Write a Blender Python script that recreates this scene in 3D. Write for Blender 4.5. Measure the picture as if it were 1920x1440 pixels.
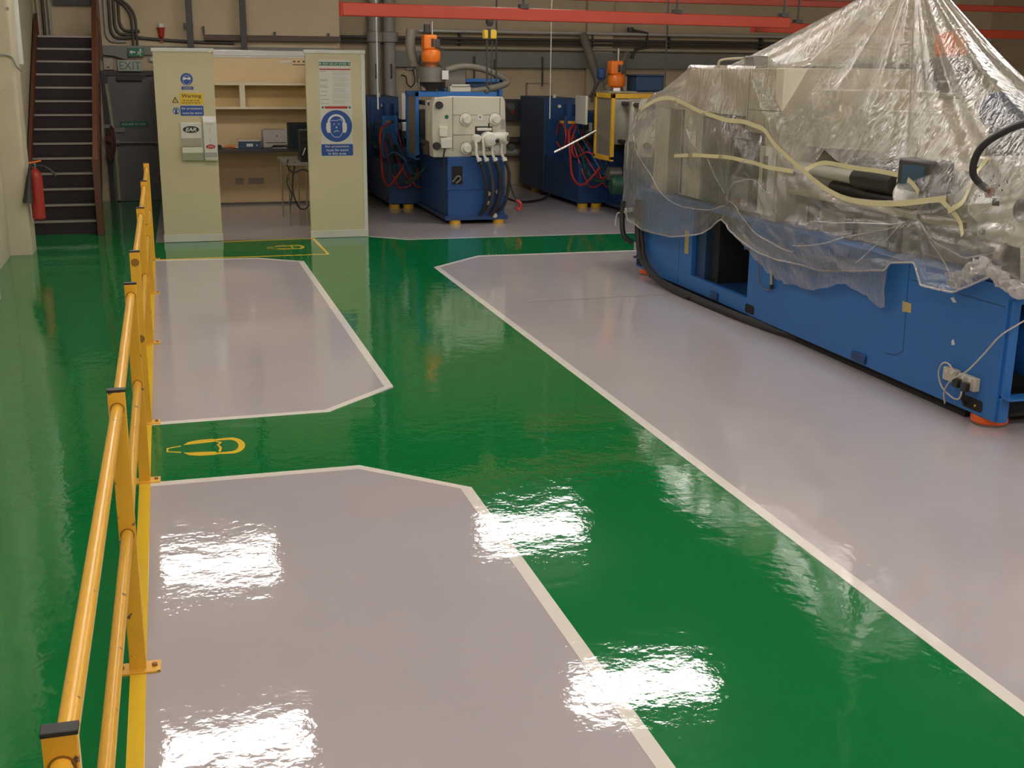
import bpy, bmesh, math, random
from mathutils import Vector, Matrix, noise
random.seed(7)
for _o in list(bpy.data.objects): bpy.data.objects.remove(_o)
SC = bpy.context.scene
COL = SC.collection
# ---------------------------------------------------------------- camera
cam = bpy.data.cameras.new('camera'); co = bpy.data.objects.new('camera', cam); COL.objects.link(co)
cam.sensor_width = 36; cam.lens = 41.723; cam.clip_start = 0.05; cam.clip_end = 100
R_, U_, F_ = (0.96132932, -0.27523217, 0.00965345), (0.06306371, 0.25411887, 0.96511479), (0.26808376, 0.92718437, -0.26164909)
co.matrix_world = Matrix(((R_[0], U_[0], -F_[0], 0), (R_[1], U_[1], -F_[1], 0), (R_[2], U_[2], -F_[2], 2.3), (0, 0, 0, 1)))
SC.camera = co
# ---------------------------------------------------------------- world, exposure (the lamps hang in the hall, see ceiling_light)
wd = bpy.data.worlds.new('world'); SC.world = wd; wd.use_nodes = True
wd.node_tree.nodes['Background'].inputs[0].default_value = (0.02, 0.02, 0.022, 1)
SC.view_settings.view_transform = 'Standard'; SC.view_settings.look = 'None'
SC.view_settings.gamma = 1; SC.view_settings.use_curve_mapping = False
SC.view_settings.exposure = 0.2
LAMP_L = 17.0                       # radiance of the lamp diffusers
LAMP_COL = (1.0, 0.925, 0.865)

# ---------------------------------------------------------------- materials
MATS = {}
def _n(t, k, **kw):
    n = t.nodes.new(k)
    for a, b in kw.items(): setattr(n, a, b)
    return n
def mat(name, col, rough=0.5, metal=0.0, var=0.08, scale=6.0, bump=0.0, bscale=40.0, wear=None, coat=0.0, spec=0.5):
    if name in MATS: return MATS[name]
    m = bpy.data.materials.new(name); m.use_nodes = True; t = m.node_tree; b = t.nodes['Principled BSDF']
    g = _n(t, 'ShaderNodeNewGeometry')
    nz = _n(t, 'ShaderNodeTexNoise'); nz.inputs['Scale'].default_value = scale; nz.inputs['Detail'].default_value = 4
    t.links.new(g.outputs['Position'], nz.inputs['Vector'])
    mx = _n(t, 'ShaderNodeMix', data_type='RGBA')
    mx.inputs[6].default_value = tuple(c * (1 - var) for c in col) + (1,)
    mx.inputs[7].default_value = tuple(min(1, c * (1 + var)) for c in col) + (1,)
    t.links.new(nz.outputs['Fac'], mx.inputs[0]); out = mx.outputs[2]
    if wear:                       # (colour, threshold, scale): chips and scuffs with a shape of their own
        n2 = _n(t, 'ShaderNodeTexNoise'); n2.inputs['Scale'].default_value = wear[2]; n2.inputs['Detail'].default_value = 5
        t.links.new(g.outputs['Position'], n2.inputs['Vector'])
        rp = _n(t, 'ShaderNodeMapRange'); rp.inputs[1].default_value = wear[1]; rp.inputs[2].default_value = wear[1] + 0.03
        t.links.new(n2.outputs['Fac'], rp.inputs[0])
        m2 = _n(t, 'ShaderNodeMix', data_type='RGBA'); m2.inputs[7].default_value = tuple(wear[0]) + (1,)
        t.links.new(rp.outputs[0], m2.inputs[0]); t.links.new(out, m2.inputs[6]); out = m2.outputs[2]
    t.links.new(out, b.inputs['Base Color'])
    b.inputs['Roughness'].default_value = rough; b.inputs['Metallic'].default_value = metal
    b.inputs['Specular IOR Level'].default_value = spec
    if coat: b.inputs['Coat Weight'].default_value = coat; b.inputs['Coat Roughness'].default_value = 0.08
    if bump:
        nb = _n(t, 'ShaderNodeTexNoise'); nb.inputs['Scale'].default_value = bscale; nb.inputs['Detail'].default_value = 3
        t.links.new(g.outputs['Position'], nb.inputs['Vector'])
        bp = _n(t, 'ShaderNodeBump'); bp.inputs['Distance'].default_value = bump; bp.inputs['Strength'].default_value = 1
        t.links.new(nb.outputs['Fac'], bp.inputs['Height']); t.links.new(bp.outputs[0], b.inputs['Normal'])
    MATS[name] = m; return m
def resin(name, col, var=0.05):
    """self-levelling epoxy floor paint: wet gloss with trowel waves and orange peel"""
    if name in MATS: return MATS[name]
    m = bpy.data.materials.new(name); m.use_nodes = True; t = m.node_tree; b = t.nodes['Principled BSDF']
    g = _n(t, 'ShaderNodeNewGeometry')
    nz = _n(t, 'ShaderNodeTexNoise'); nz.inputs['Scale'].default_value = 1.6; nz.inputs['Detail'].default_value = 5
    t.links.new(g.outputs['Position'], nz.inputs['Vector'])
    mx = _n(t, 'ShaderNodeMix', data_type='RGBA')
    mx.inputs[6].default_value = tuple(c * (1 - var) for c in col) + (1,); mx.inputs[7].default_value = tuple(c * (1 + var) for c in col) + (1,)
    t.links.new(nz.outputs['Fac'], mx.inputs[0]); t.links.new(mx.outputs[2], b.inputs['Base Color'])
    b.inputs['Roughness'].default_value = 0.045; b.inputs['IOR'].default_value = 1.52
    prev = None
    for sc, det, dist in ((2.0, 2, 0.0030), (9.0, 3, 0.0013), (30.0, 3, 0.00035), (90.0, 2, 0.00004)):
        nb = _n(t, 'ShaderNodeTexNoise'); nb.inputs['Scale'].default_value = sc; nb.inputs['Detail'].default_value = det
        t.links.new(g.outputs['Position'], nb.inputs['Vector'])
        bp = _n(t, 'ShaderNodeBump'); bp.inputs['Distance'].default_value = dist; bp.inputs['Strength'].default_value = 1
        t.links.new(nb.outputs['Fac'], bp.inputs['Height'])
        if prev: t.links.new(prev.outputs[0], bp.inputs['Normal'])
        prev = bp
    t.links.new(prev.outputs[0], b.inputs['Normal'])
    MATS[name] = m; return m
def emit(name, col, s):
    m = bpy.data.materials.new(name); m.use_nodes = True; b = m.node_tree.nodes['Principled BSDF']
    b.inputs['Base Color'].default_value = (0.8, 0.8, 0.8, 1)
    b.inputs['Emission Color'].default_value = tuple(col) + (1,); b.inputs['Emission Strength'].default_value = s
    MATS[name] = m; return m
def film(name, col, alpha, rough, gloss, bump):
    """polythene film: see-through, a little milky, shiny"""
    m = bpy.data.materials.new(name); m.use_nodes = True; t = m.node_tree
    for n in list(t.nodes): t.nodes.remove(n)
    g = _n(t, 'ShaderNodeNewGeometry')
    nz = _n(t, 'ShaderNodeTexNoise'); nz.inputs['Scale'].default_value = 5; nz.inputs['Detail'].default_value = 6
    t.links.new(g.outputs['Position'], nz.inputs['Vector'])
    mr = _n(t, 'ShaderNodeMapRange'); mr.inputs[1].default_value = 0.3; mr.inputs[2].default_value = 0.7
    mr.inputs[3].default_value = alpha * 0.7; mr.inputs[4].default_value = alpha * 1.3
    t.links.new(nz.outputs['Fac'], mr.inputs[0])
    mp = _n(t, 'ShaderNodeMapping'); mp.inputs['Scale'].default_value = (1, 1, 0.35); t.links.new(g.outputs['Position'], mp.inputs[0])
    nb = _n(t, 'ShaderNodeTexNoise'); nb.inputs['Scale'].default_value = 16; nb.inputs['Detail'].default_value = 6; nb.inputs['Distortion'].default_value = 1.5
    t.links.new(mp.outputs[0], nb.inputs['Vector'])
    lw = _n(t, 'ShaderNodeLayerWeight'); lw.inputs[0].default_value = 0.35
    pw = _n(t, 'ShaderNodeMath', operation='POWER'); pw.inputs[1].default_value = 3.0; t.links.new(lw.outputs['Facing'], pw.inputs[0])
    ad = _n(t, 'ShaderNodeMath', operation='MULTIPLY_ADD', use_clamp=True); ad.inputs[1].default_value = 0.55; t.links.new(pw.outputs[0], ad.inputs[0]); t.links.new(mr.outputs[0], ad.inputs[2])
    bp = _n(t, 'ShaderNodeBump'); bp.inputs['Distance'].default_value = bump; t.links.new(nb.outputs['Fac'], bp.inputs['Height'])
    tr = _n(t, 'ShaderNodeBsdfTransparent'); tr.inputs[0].default_value = (0.97, 0.965, 0.95, 1)
    df = _n(t, 'ShaderNodeBsdfDiffuse'); df.inputs[0].default_value = tuple(col) + (1,)
    tl = _n(t, 'ShaderNodeBsdfTranslucent'); tl.inputs[0].default_value = tuple(col) + (1,)
    gl = _n(t, 'ShaderNodeBsdfGlossy'); gl.inputs['Roughness'].default_value = rough; gl.inputs[0].default_value = (1, 1, 1, 1)
    for n in (df, gl): t.links.new(bp.outputs[0], n.inputs['Normal'])
    a = _n(t, 'ShaderNodeMixShader'); a.inputs[0].default_value = 0.45
    t.links.new(df.outputs[0], a.inputs[1]); t.links.new(tl.outputs[0], a.inputs[2])
    b = _n(t, 'ShaderNodeMixShader'); t.links.new(ad.outputs[0], b.inputs[0])
    t.links.new(tr.outputs[0], b.inputs[1]); t.links.new(a.outputs[0], b.inputs[2])
    fr = _n(t, 'ShaderNodeFresnel'); fr.inputs[0].default_value = 1.45; t.links.new(bp.outputs[0], fr.inputs['Normal'])
    ml = _n(t, 'ShaderNodeMath', operation='MULTIPLY'); ml.inputs[1].default_value = gloss; t.links.new(fr.outputs[0], ml.inputs[0])
    cl = _n(t, 'ShaderNodeClamp'); cl.inputs[2].default_value = 0.75; t.links.new(ml.outputs[0], cl.inputs[0])
    c = _n(t, 'ShaderNodeMixShader'); t.links.new(cl.outputs[0], c.inputs[0])
    t.links.new(b.outputs[0], c.inputs[1]); t.links.new(gl.outputs[0], c.inputs[2])
    o = _n(t, 'ShaderNodeOutputMaterial'); t.links.new(c.outputs[0], o.inputs[0])
    MATS[name] = m; return m

GREY = resin('grey_resin', (0.46, 0.417, 0.432)); GREEN = resin('green_resin', (0.003, 0.175, 0.042), 0.08)
WLINE = resin('white_line_paint', (0.80, 0.75, 0.69)); YLINE = resin('yellow_line_paint', (0.86, 0.56, 0.04))
WALL = mat('cream_wall_paint', (0.54, 0.44, 0.29), 0.75, var=0.12, scale=2.5, bump=0.002, bscale=14)
WALLL = mat('cream_pillar_paint', (0.56, 0.50, 0.36), 0.7, var=0.12, scale=3, bump=0.003, bscale=10, wear=((0.25, 0.2, 0.13), 0.72, 9))
CEIL = mat('ceiling_sheet', (0.20, 0.19, 0.18), 0.8)
STEELG = mat('grey_band_paint', (0.20, 0.205, 0.18), 0.6)
YEL = mat('yellow_rail_paint', (0.80, 0.43, 0.035), 0.32, var=0.07, scale=5, wear=((0.10, 0.07, 0.05), 0.665, 18))
YELP = mat('yellow_guard_paint', (0.68, 0.40, 0.03), 0.4)
BLACK = mat('black_rubber', (0.018, 0.018, 0.02), 0.5); DARK = mat('dark_metal', (0.05, 0.047, 0.045), 0.5)
SHADOWB = mat('recess_shade_black', (0.012, 0.012, 0.013), 0.8)  # near-black for recesses and gaps: their shade put into the colour
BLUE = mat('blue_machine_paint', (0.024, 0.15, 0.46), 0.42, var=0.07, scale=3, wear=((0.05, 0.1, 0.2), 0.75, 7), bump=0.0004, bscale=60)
BLUED = mat('dark_blue_machine_paint', (0.013, 0.058, 0.18), 0.45, var=0.15, scale=4)  # dark blue, with background dimness also put into the colour
BLUEN = mat('navy_cabinet_paint', (0.018, 0.055, 0.13), 0.5, var=0.1)
CREAM = mat('cream_machine_paint', (0.58, 0.55, 0.45), 0.4, var=0.05, scale=3)
WHITEM = mat('white_machine_paint', (0.72, 0.70, 0.62), 0.35, var=0.04)
HOUS = mat('beige_housing_paint', (0.60, 0.55, 0.43), 0.45, var=0.06, scale=2)
ORANGE = mat('orange_paint', (0.85, 0.20, 0.015), 0.4, var=0.06); ORFOOT = mat('orange_rubber', (0.85, 0.13, 0.02), 0.5)
RED = mat('red_paint', (0.40, 0.03, 0.018), 0.4); REDB = mat('red_beam_paint', (0.44, 0.05, 0.022), 0.35, var=0.12, scale=3)
SCOND = mat('galvanised', (0.55, 0.53, 0.48), 0.4, 0.25); BLUEM = mat('background_blue_shaded', (0.014, 0.075, 0.25), 0.42, var=0.2, scale=4)  # BLUEM: machine blue darkened, dimness of the hall's back put into the colour
CHROME = mat('chrome', (0.75, 0.75, 0.73), 0.18, 1.0); STEEL = mat('brushed_steel', (0.50, 0.48, 0.45), 0.32, 1.0, var=0.1)
DSTEEL = mat('dull_steel', (0.24, 0.225, 0.20), 0.45, 0.7)
HOSEDR = mat('old_red_hose', (0.10, 0.018, 0.012), 0.6); HOSEG = mat('grey_hose', (0.20, 0.18, 0.14), 0.6); HOSER = mat('red_hose', (0.40, 0.03, 0.02), 0.5); HOSEGR = mat('green_hose', (0.01, 0.06, 0.035), 0.5)
HOSEB = mat('blue_hose', (0.03, 0.12, 0.25), 0.5)
BOOTH = mat('booth_panel', (0.56, 0.50, 0.31), 0.55, var=0.04, scale=4, bump=0.0006, bscale=50)
TRIMW = mat('white_trim', (0.60, 0.59, 0.53), 0.4)
INNER = mat('booth_back_panel', (0.66, 0.50, 0.28), 0.6, var=0.04); SHELF = mat('shelf_board', (0.55, 0.39, 0.17), 0.55, var=0.05); SHELFE = mat('shelf_edge', (0.72, 0.64, 0.45), 0.5)
ALU = mat('aluminium_rail', (0.45, 0.45, 0.44), 0.35, 0.8)
WOOD = mat('brown_stringer_paint', (0.115, 0.042, 0.02), 0.45, var=0.2, scale=8, wear=((0.22, 0.1, 0.05), 0.70, 10))
TREAD = mat('dark_tread', (0.024, 0.014, 0.018), 0.65, var=0.2); NOSE = mat('nosing_strip', (0.36, 0.32, 0.30), 0.4, 0.4)
DOOR = mat('grey_door_paint', (0.155, 0.15, 0.155), 0.5); DFRAME = mat('dark_door_frame', (0.05, 0.045, 0.05), 0.5)
SBLUE = mat('sign_blue', (0.012, 0.07, 0.30), 0.35, var=0.03); SWHITE = mat('sign_white', (0.66, 0.66, 0.62), 0.35, var=0.03)
SYEL = mat('sign_yellow', (0.70, 0.47, 0.03), 0.35, var=0.03); SGREEN = mat('sign_green', (0.01, 0.14, 0.075), 0.4, var=0.03); SRED = mat('sign_red', (0.40, 0.02, 0.02), 0.4, var=0.03)
SBLACK = mat('sign_black', (0.02, 0.02, 0.022), 0.4); SGREY = mat('print_grey', (0.30, 0.30, 0.28), 0.6); PAPER = mat('paper', (0.60, 0.59, 0.52), 0.6)
EXITG = mat('exit_letter_green', (0.09, 0.20, 0.15), 0.5); EXITP = mat('exit_plate', (0.42, 0.43, 0.37), 0.5)
CLEARP = mat('clear_bin_plastic', (0.46, 0.48, 0.34), 0.2, var=0.03); DISP = mat('dispenser_white', (0.62, 0.62, 0.56), 0.3)
PIPEG = mat('grey_pipe', (0.34, 0.33, 0.30), 0.5); PIPED = mat('dark_pipe', (0.055, 0.048, 0.042), 0.5); PIPEC = mat('cream_pipe', (0.42, 0.37, 0.27), 0.5)
BEAM = mat('brown_beam', (0.10, 0.065, 0.05), 0.6); CABLE = mat('cream_cable', (0.55, 0.50, 0.42), 0.5)
SCREEN = mat('dark_screen', (0.02, 0.03, 0.04), 0.12); MONB = mat('monitor_black', (0.015, 0.018, 0.017), 0.35)
TAPE = mat('masking_tape', (0.66, 0.60, 0.34), 0.5, var=0.08); GUARD = mat('tinted_guard', (0.23, 0.205, 0.155), 0.2)
FILM = film('polythene_film', (0.88, 0.84, 0.75), 0.12, 0.09, 2.0, 0.014)
LAMPM = emit('lamp_diffuser', LAMP_COL, LAMP_L)

# ---------------------------------------------------------------- mesh tools
ORG = {}
class MB:
    def __init__(s): s.v = []; s.f = []
    def add(s, vs, fs):
        k = len(s.v); s.v += [tuple(v) for v in vs]; s.f += [tuple(i + k for i in f) for f in fs]; return s
    def box(s, x0, x1, y0, y1, z0, z1):
        return s.add([(x, y, z) for x in (x0, x1) for y in (y0, y1) for z in (z0, z1)],
                     [(0, 1, 3, 2), (4, 6, 7, 5), (0, 4, 5, 1), (2, 3, 7, 6), (0, 2, 6, 4), (1, 5, 7, 3)])
    def obox(s, p, q, w, h, up=(0, 0, 1)):
        """bar from p to q, w across, h along up"""
        p, q = Vector(p), Vector(q); d = (q - p).normalized(); u = Vector(up); a = d.cross(u).normalized(); u = a.cross(d).normalized()
        vs = [c + a * (i * w / 2) + u * (j * h / 2) for c in (p, q) for i in (-1, 1) for j in (-1, 1)]
        return s.add(vs, [(0, 1, 3, 2), (4, 6, 7, 5), (0, 4, 5, 1), (2, 3, 7, 6), (0, 2, 6, 4), (1, 5, 7, 3)])
    def cyl(s, p, q, r, r2=None, n=18):
        p, q = Vector(p), Vector(q); r2 = r if r2 is None else r2; d = (q - p).normalized()
        a = d.orthogonal().normalized(); b = d.cross(a)
        cs = [(math.cos(2 * math.pi * i / n), math.sin(2 * math.pi * i / n)) for i in range(n)]
        vs = [p + a * (c * r) + b * (e * r) for c, e in cs] + [q + a * (c * r2) + b * (e * r2) for c, e in cs]
        return s.add(vs, [(i, (i + 1) % n, n + (i + 1) % n, n + i) for i in range(n)] + [tuple(range(n))[::-1], tuple(range(n, 2 * n))])
    def rev(s, base, axis, prof, n=24):
        """solid of revolution: prof = (radius, height) along axis from base"""
        b0 = Vector(base); d = Vector(axis).normalized(); a = d.orthogonal().normalized(); b = d.cross(a); vs = []; fs = []
        for r, h in prof:
            vs += [b0 + d * h + a * (r * math.cos(2 * math.pi * i / n)) + b * (r * math.sin(2 * math.pi * i / n)) for i in range(n)]
        for k in range(len(prof) - 1):
            fs += [(k * n + i, k * n + (i + 1) % n, (k + 1) * n + (i + 1) % n, (k + 1) * n + i) for i in range(n)]
        fs += [tuple(range(n))[::-1], tuple(range((len(prof) - 1) * n, len(prof) * n))]
        return s.add(vs, fs)
    def tube(s, pts, r, n=8, sm=6):
        P = cat(pts, sm) if sm > 1 and len(pts) > 2 else [Vector(p) for p in pts]
        up = None; rings = []
        for i, p in enumerate(P):
            d = (P[min(i + 1, len(P) - 1)] - P[max(i - 1, 0)]).normalized()
            if up is None: up = d.orthogonal().normalized()
            up = (up - d * up.dot(d)); up = up.normalized() if up.length > 1e-6 else d.orthogonal().normalized()
            b = d.cross(up)
            rings += [p + up * (r * math.cos(2 * math.pi * k / n)) + b * (r * math.sin(2 * math.pi * k / n)) for k in range(n)]
        L = len(P)
        fs = [(i * n + k, i * n + (k + 1) % n, (i + 1) * n + (k + 1) % n, (i + 1) * n + k) for i in range(L - 1) for k in range(n)]
        fs += [tuple(range(n))[::-1], tuple(range((L - 1) * n, L * n))]
        return s.add(rings, fs)
    def prism(s, poly, f0, f1):
        """poly of 2-D points, f0/f1 map a point to 3-D for each cap"""
        n = len(poly); vs = [f0(*p) for p in poly] + [f1(*p) for p in poly]
        return s.add(vs, [tuple(range(n))[::-1], tuple(range(n, 2 * n))] + [(i, (i + 1) % n, n + (i + 1) % n, n + i) for i in range(n)])
    def pz(s, poly, z0, z1): return s.prism(poly, lambda x, y: (x, y, z0), lambda x, y: (x, y, z1))
    def py(s, poly, y0, y1): return s.prism(poly, lambda x, z: (x, y0, z), lambda x, z: (x, y1, z))
    def px(s, poly, x0, x1): return s.prism(poly, lambda y, z: (x0, y, z), lambda y, z: (x1, y, z))
    def strip(s, A, B):
        n = len(A); return s.add(list(A) + list(B), [(i, i + 1, n + i + 1, n + i) for i in range(n - 1)])
    def build(s, name, m, parent=None, bevel=0.0, seg=2, fix=True):
        me = bpy.data.meshes.new(name)
        if parent is not None: o0 = ORG[parent.name]
        else:
            xs, ys, zs = zip(*s.v); o0 = Vector(((min(xs) + max(xs)) / 2, (min(ys) + max(ys)) / 2, min(zs)))
        me.from_pydata([tuple(Vector(v) - o0) for v in s.v], [], s.f)
        if fix:
            bm = bmesh.new(); bm.from_mesh(me); bmesh.ops.recalc_face_normals(bm, faces=bm.faces); bm.to_mesh(me); bm.free()
        me.polygons.foreach_set('use_smooth', [True] * len(me.polygons)); me.set_sharp_from_angle(angle=math.radians(35))
        me.materials.append(m); o = bpy.data.objects.new(name, me); COL.objects.link(o)
        if parent is not None: o.parent = parent
        else: o.location = o0
        ORG[o.name] = o0
        if bevel:
            md = o.modifiers.new('bevel', 'BEVEL'); md.width = bevel; md.segments = seg; md.limit_method = 'ANGLE'; md.angle_limit = math.radians(40); md.harden_normals = False
        return o
def cat(pts, sm):
    P = [Vector(p) for p in pts]; out = []
    for i in range(len(P) - 1):
        a, b, c, d = P[max(i - 1, 0)], P[i], P[i + 1], P[min(i + 2, len(P) - 1)]
        for k in range(sm):
            t = k / sm
            out.append(0.5 * ((2 * b) + (c - a) * t + (2 * a - 5 * b + 4 * c - d) * t * t + (3 * b - a - 3 * c + d) * t ** 3))
    return out + [P[-1]]
def thing(name, label, category, loc, group=None):
    o = bpy.data.objects.new(name, None); COL.objects.link(o); o.location = loc; o.empty_display_size = 0.1
    ORG[o.name] = Vector(loc); return tag(o, label, category, group)
def tag(o, label, category, group=None):
    o['label'] = label; o['category'] = category
    if group: o['group'] = group
    return o
def st(o, label=None):
    o['kind'] = 'structure'
    if label: o['label'] = label
    return o
def lab(o, s): o['label'] = s; return o
def box(name, m, parent, x0, x1, y0, y1, z0, z1, bevel=0.0): return MB().box(x0, x1, y0, y1, z0, z1).build(name, m, parent, bevel)
def cyl(name, m, parent, p, q, r, r2=None, n=18, bevel=0.0): return MB().cyl(p, q, r, r2, n).build(name, m, parent, bevel)
def tube(name, m, parent, pts, r, n=8, sm=6): return MB().tube(pts, r, n, sm).build(name, m, parent)
def circ(cx, cy, r, n=40, ry=None, a0=0, a1=360):
    ry = ry or r; full = abs(a1 - a0) >= 360
    k = n if full else n + 1
    return [(cx + r * math.cos(math.radians(a0 + (a1 - a0) * i / n)), cy + ry * math.sin(math.radians(a0 + (a1 - a0) * i / n))) for i in range(k)]
def rrect(x0, x1, z0, z1, r, n=5):
    out = []
    for cx, cz, a in ((x1 - r, z1 - r, 0), (x0 + r, z1 - r, 90), (x0 + r, z0 + r, 180), (x1 - r, z0 + r, 270)):
        out += circ(cx, cz, r, n, None, a, a + 90)
    return out
def ringpoly(o, i): return o + i[::-1]
def arcband(cx, cz, r0, r1, a0, a1, n=24):
    return circ(cx, cz, r1, n, None, a0, a1) + circ(cx, cz, r0, n, None, a0, a1)[::-1]
def line2(pts, w):
    """2-D polyline to a closed band polygon"""
    L = []; Rr = []
    for i, p in enumerate(pts):
        a = Vector(pts[max(i - 1, 0)]); b = Vector(pts[min(i + 1, len(pts) - 1)]); d = (b - a).normalized(); nn = Vector((-d.y, d.x)) * (w / 2)
        L.append(tuple(Vector(p) + nn)); Rr.append(tuple(Vector(p) - nn))
    return L + Rr[::-1]
def text(name, body, m, parent, x0, x1, z0, z1, y, shear=0.0, bold=0.0):
    """lettering filling the rectangle x0..x1, z0..z1 on a face towards -Y at depth y"""
    cu = bpy.data.curves.new('lettering', 'FONT'); cu.body = body; cu.size = 1; cu.align_x = 'CENTER'; cu.shear = shear; cu.offset = bold; cu.resolution_u = 3
    tmp = bpy.data.objects.new('lettering', cu); COL.objects.link(tmp); bpy.context.view_layer.update()
    me0 = bpy.data.meshes.new_from_object(tmp.evaluated_get(bpy.context.evaluated_depsgraph_get()))
    bpy.data.objects.remove(tmp); bpy.data.curves.remove(cu)
    vs = [v.co for v in me0.vertices]; xs = [v.x for v in vs]; ys = [v.y for v in vs]
    ax, bx, ay, by = min(xs), max(xs), min(ys), max(ys)
    mb = MB(); mb.v = [(x0 + (v.x - ax) / (bx - ax) * (x1 - x0), y, z0 + (v.y - ay) / (by - ay) * (z1 - z0)) for v in vs]
    mb.f = [tuple(p.vertices) for p in me0.polygons]; bpy.data.meshes.remove(me0)
    return mb.build(name, m, parent, fix=False)

# ================================================================ SETTING
fl = st(MB().box(-2.2, 17, -5, 22.6, -0.12, 0).build('floor', GREY), 'glossy grey resin floor with a green walkway')
def paint(name, m, polys, z):
    mb = MB()
    for p in polys: mb.pz(p, -0.0005 + 0.0, z)
    return mb.build(name, m, fl)
RX = -0.23
# the green paint: everything left of the rail, the walkway spine, its side entry and the two arms
paint('green_walkway', GREEN, [
    [(-2.2, -5), (RX, -5), (RX, 14.52), (-0.2, 14.52), (-0.2, 16.0), (-0.1, 22.6), (-2.2, 22.6)],
    [(1.49, -5), (2.93, -5), (2.93, 13.34), (3.61, 14.03), (15.5, 13.98), (15.5, 15.45), (3.02, 15.56), (2.57, 15.98), (-0.2, 15.98), (-0.2, 14.52), (0.97, 14.42), (1.47, 14.08), (1.49, 8.26), (0.95, 7.75), (RX, 7.75), (RX, 6.57), (0.97, 6.57), (1.49, 6.07)]], 0.0012)
def wline(pts, w=0.065): paint('white_line', WLINE, [line2(pts, w)], 0.002)
wline([(RX, 6.57), (0.97, 6.575), (1.495, 6.075), (1.495, -5)])
wline([(RX, 7.755), (0.945, 7.78), (1.46, 8.3), (1.46, 14.08), (0.97, 14.43), (-0.2, 14.52)])
wline([(2.93, -5), (2.93, 13.33), (3.61, 14.02), (15.5, 13.97)], 0.068)
wline([(2.56, 15.98), (3.02, 15.57), (15.5, 15.44)], 0.05)
paint('yellow_line', YLINE, [line2([(RX, -5), (RX, 14.5)], 0.06)], 0.0022)
paint('yellow_line', YLINE, [line2([(-0.14, 14.56), (1.84, 14.56), (1.82, 15.93), (0.62, 15.87)], 0.055)], 0.0024)
wl = MB().pz(line2([(3.36, 11.1), (3.94, 11.125), (4.6, 11.15), (5.3, 11.16)], 0.006), 0, 0.0009).build('floor_joint', DARK, fl); lab(wl, 'thin dark joint in the grey floor')
def earmark(ox, oy, k):
    T = lambda P: [(ox + x * k, oy + y * k) for x, y in P]
    top = [(-0.11, 0.075), (-0.08, 0.125), (-0.02, 0.15), (0.06, 0.152), (0.075, 0.145), (0.07, 0.098), (0.0, 0.085)]
    polys = [T(top), T([(x, -y) for x, y in top][::-1]),
             T([(0.07, 0.14), (0.12, 0.15)] + [(0.155 + 0.085 * math.cos(a), 0.155 * math.sin(a)) for a in [math.radians(80 - 8 * i) for i in range(21)]] + [(0.12, -0.15), (0.07, -0.14), (0.075, -0.115), (0.13, -0.115)] + [(0.15 + 0.052 * math.cos(a), 0.115 * math.sin(a)) for a in [math.radians(-80 + 8 * i) for i in range(21)]] + [(0.13, 0.115), (0.075, 0.115)]),
             T(line2([(-0.125, 0.06), (-0.2, 0.03), (-0.2, -0.03), (-0.125, -0.06)], 0.014)),
             T(line2([(0.075, 0.1), (0.105, 0.075), (0.085, 0.03), (0.1, -0.03), (0.09, -0.1)], 0.014))]
    lab(paint('ear_defender_mark', YLINE, polys, 0.0026), 'yellow painted outline of a head wearing ear defenders')
earmark(0.105, 7.17, 1.05); earmark(1.37, 15.22, 1.05)

st(box('ceiling', CEIL, None, -2.2, 17, -5, 22.6, 4.9, 5.0))
wb = st(MB().box(2.95, 17, 22.48, 22.7, 0, 4.9).box(-2.2, 2.95, 20.93, 22.7, 0, 4.9).build('wall_back', WALL))
st(box('wall_left', WALLL, None, -2.4, -1.87, -5, 22.6, 0, 4.9)); st(box('wall_right', WALL, None, 17, 17.2, -5, 22.6, 0, 4.9)); st(box('wall_front', WALL, None, -2.2, 17, -5.2, -5, 0, 4.9))
# pilaster strips on the back wall
box('pilaster', WALL, wb, 7.9, 8.42, 22.36, 22.48, 0, 4.9); box('pilaster', WALL, wb, 14.0, 14.5, 22.36, 22.48, 0, 4.9)
# left pillars with rounded corners
for x0, x1, y0, y1 in ((-2.05, -1.62, 15.27, 15.8), (-2.05, -1.655, 11.9, 12.5)):
    st(MB().pz(rrect(x0, x1, y0, y1, 0.05), 0, 4.9).build('trim_1' if y0 > 13 else 'trim_2', WALLL), 'cream painted square pillar on the left wall')

# ---------------------------------------------------------------- ceiling lights (some reflect in the floor; right-hand and rear ones added for ambient light)
LIGHTS = [(0.33, 16.0), (0.3, 11.25), (5.0, 16.15), (4.85, 11.3), (0.3, 6.6), (4.85, 6.6), (0.3, 2.0), (4.85, 2.0), (9.6, 11.3), (9.6, 6.6), (4.85, -2.4), (0.3, -2.4), (9.6, 2.0), (9.6, -2.4), (14.2, 11.3), (14.2, 6.6), (14.2, 2.0)]
for i, (x, y) in enumerate(LIGHTS):
    t = thing('ceiling_light', 'suspended ceiling light, ' + {0: 'row above the yellow barrier rail', 5: 'row above the green walkway', 10: 'part-added row right of the wrapped machine', 14: 'added fill row by the right wall'}[round(x) if x < 9 else (10 if x < 12 else 14)] + ', ' + {16: 'nearest the back wall', 11: 'second from the back wall', 7: 'third from the back wall', 2: 'fourth from the back wall', -2: 'unseen one nearest the front wall'}[round(y)], 'light', (x, y, 4.6), 'ceiling lights in rows')
    MB().py([(x - 0.8, 4.62), (x + 0.8, 4.62), (x + 0.72, 4.72), (x - 0.72, 4.72)], y - 0.33, y + 0.33).build('housing', TRIMW, t)
    for dy in (-0.21, 0.21): box('diffuser', LAMPM, t, x - 0.77, x + 0.77, y + dy - 0.11, y + dy + 0.11, 4.50, 4.622)
    for dx in (-0.5, 0.5): cyl('hanger', DARK, t, (x + dx, y, 4.72), (x + dx, y, 4.9), 0.008, n=8)

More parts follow.
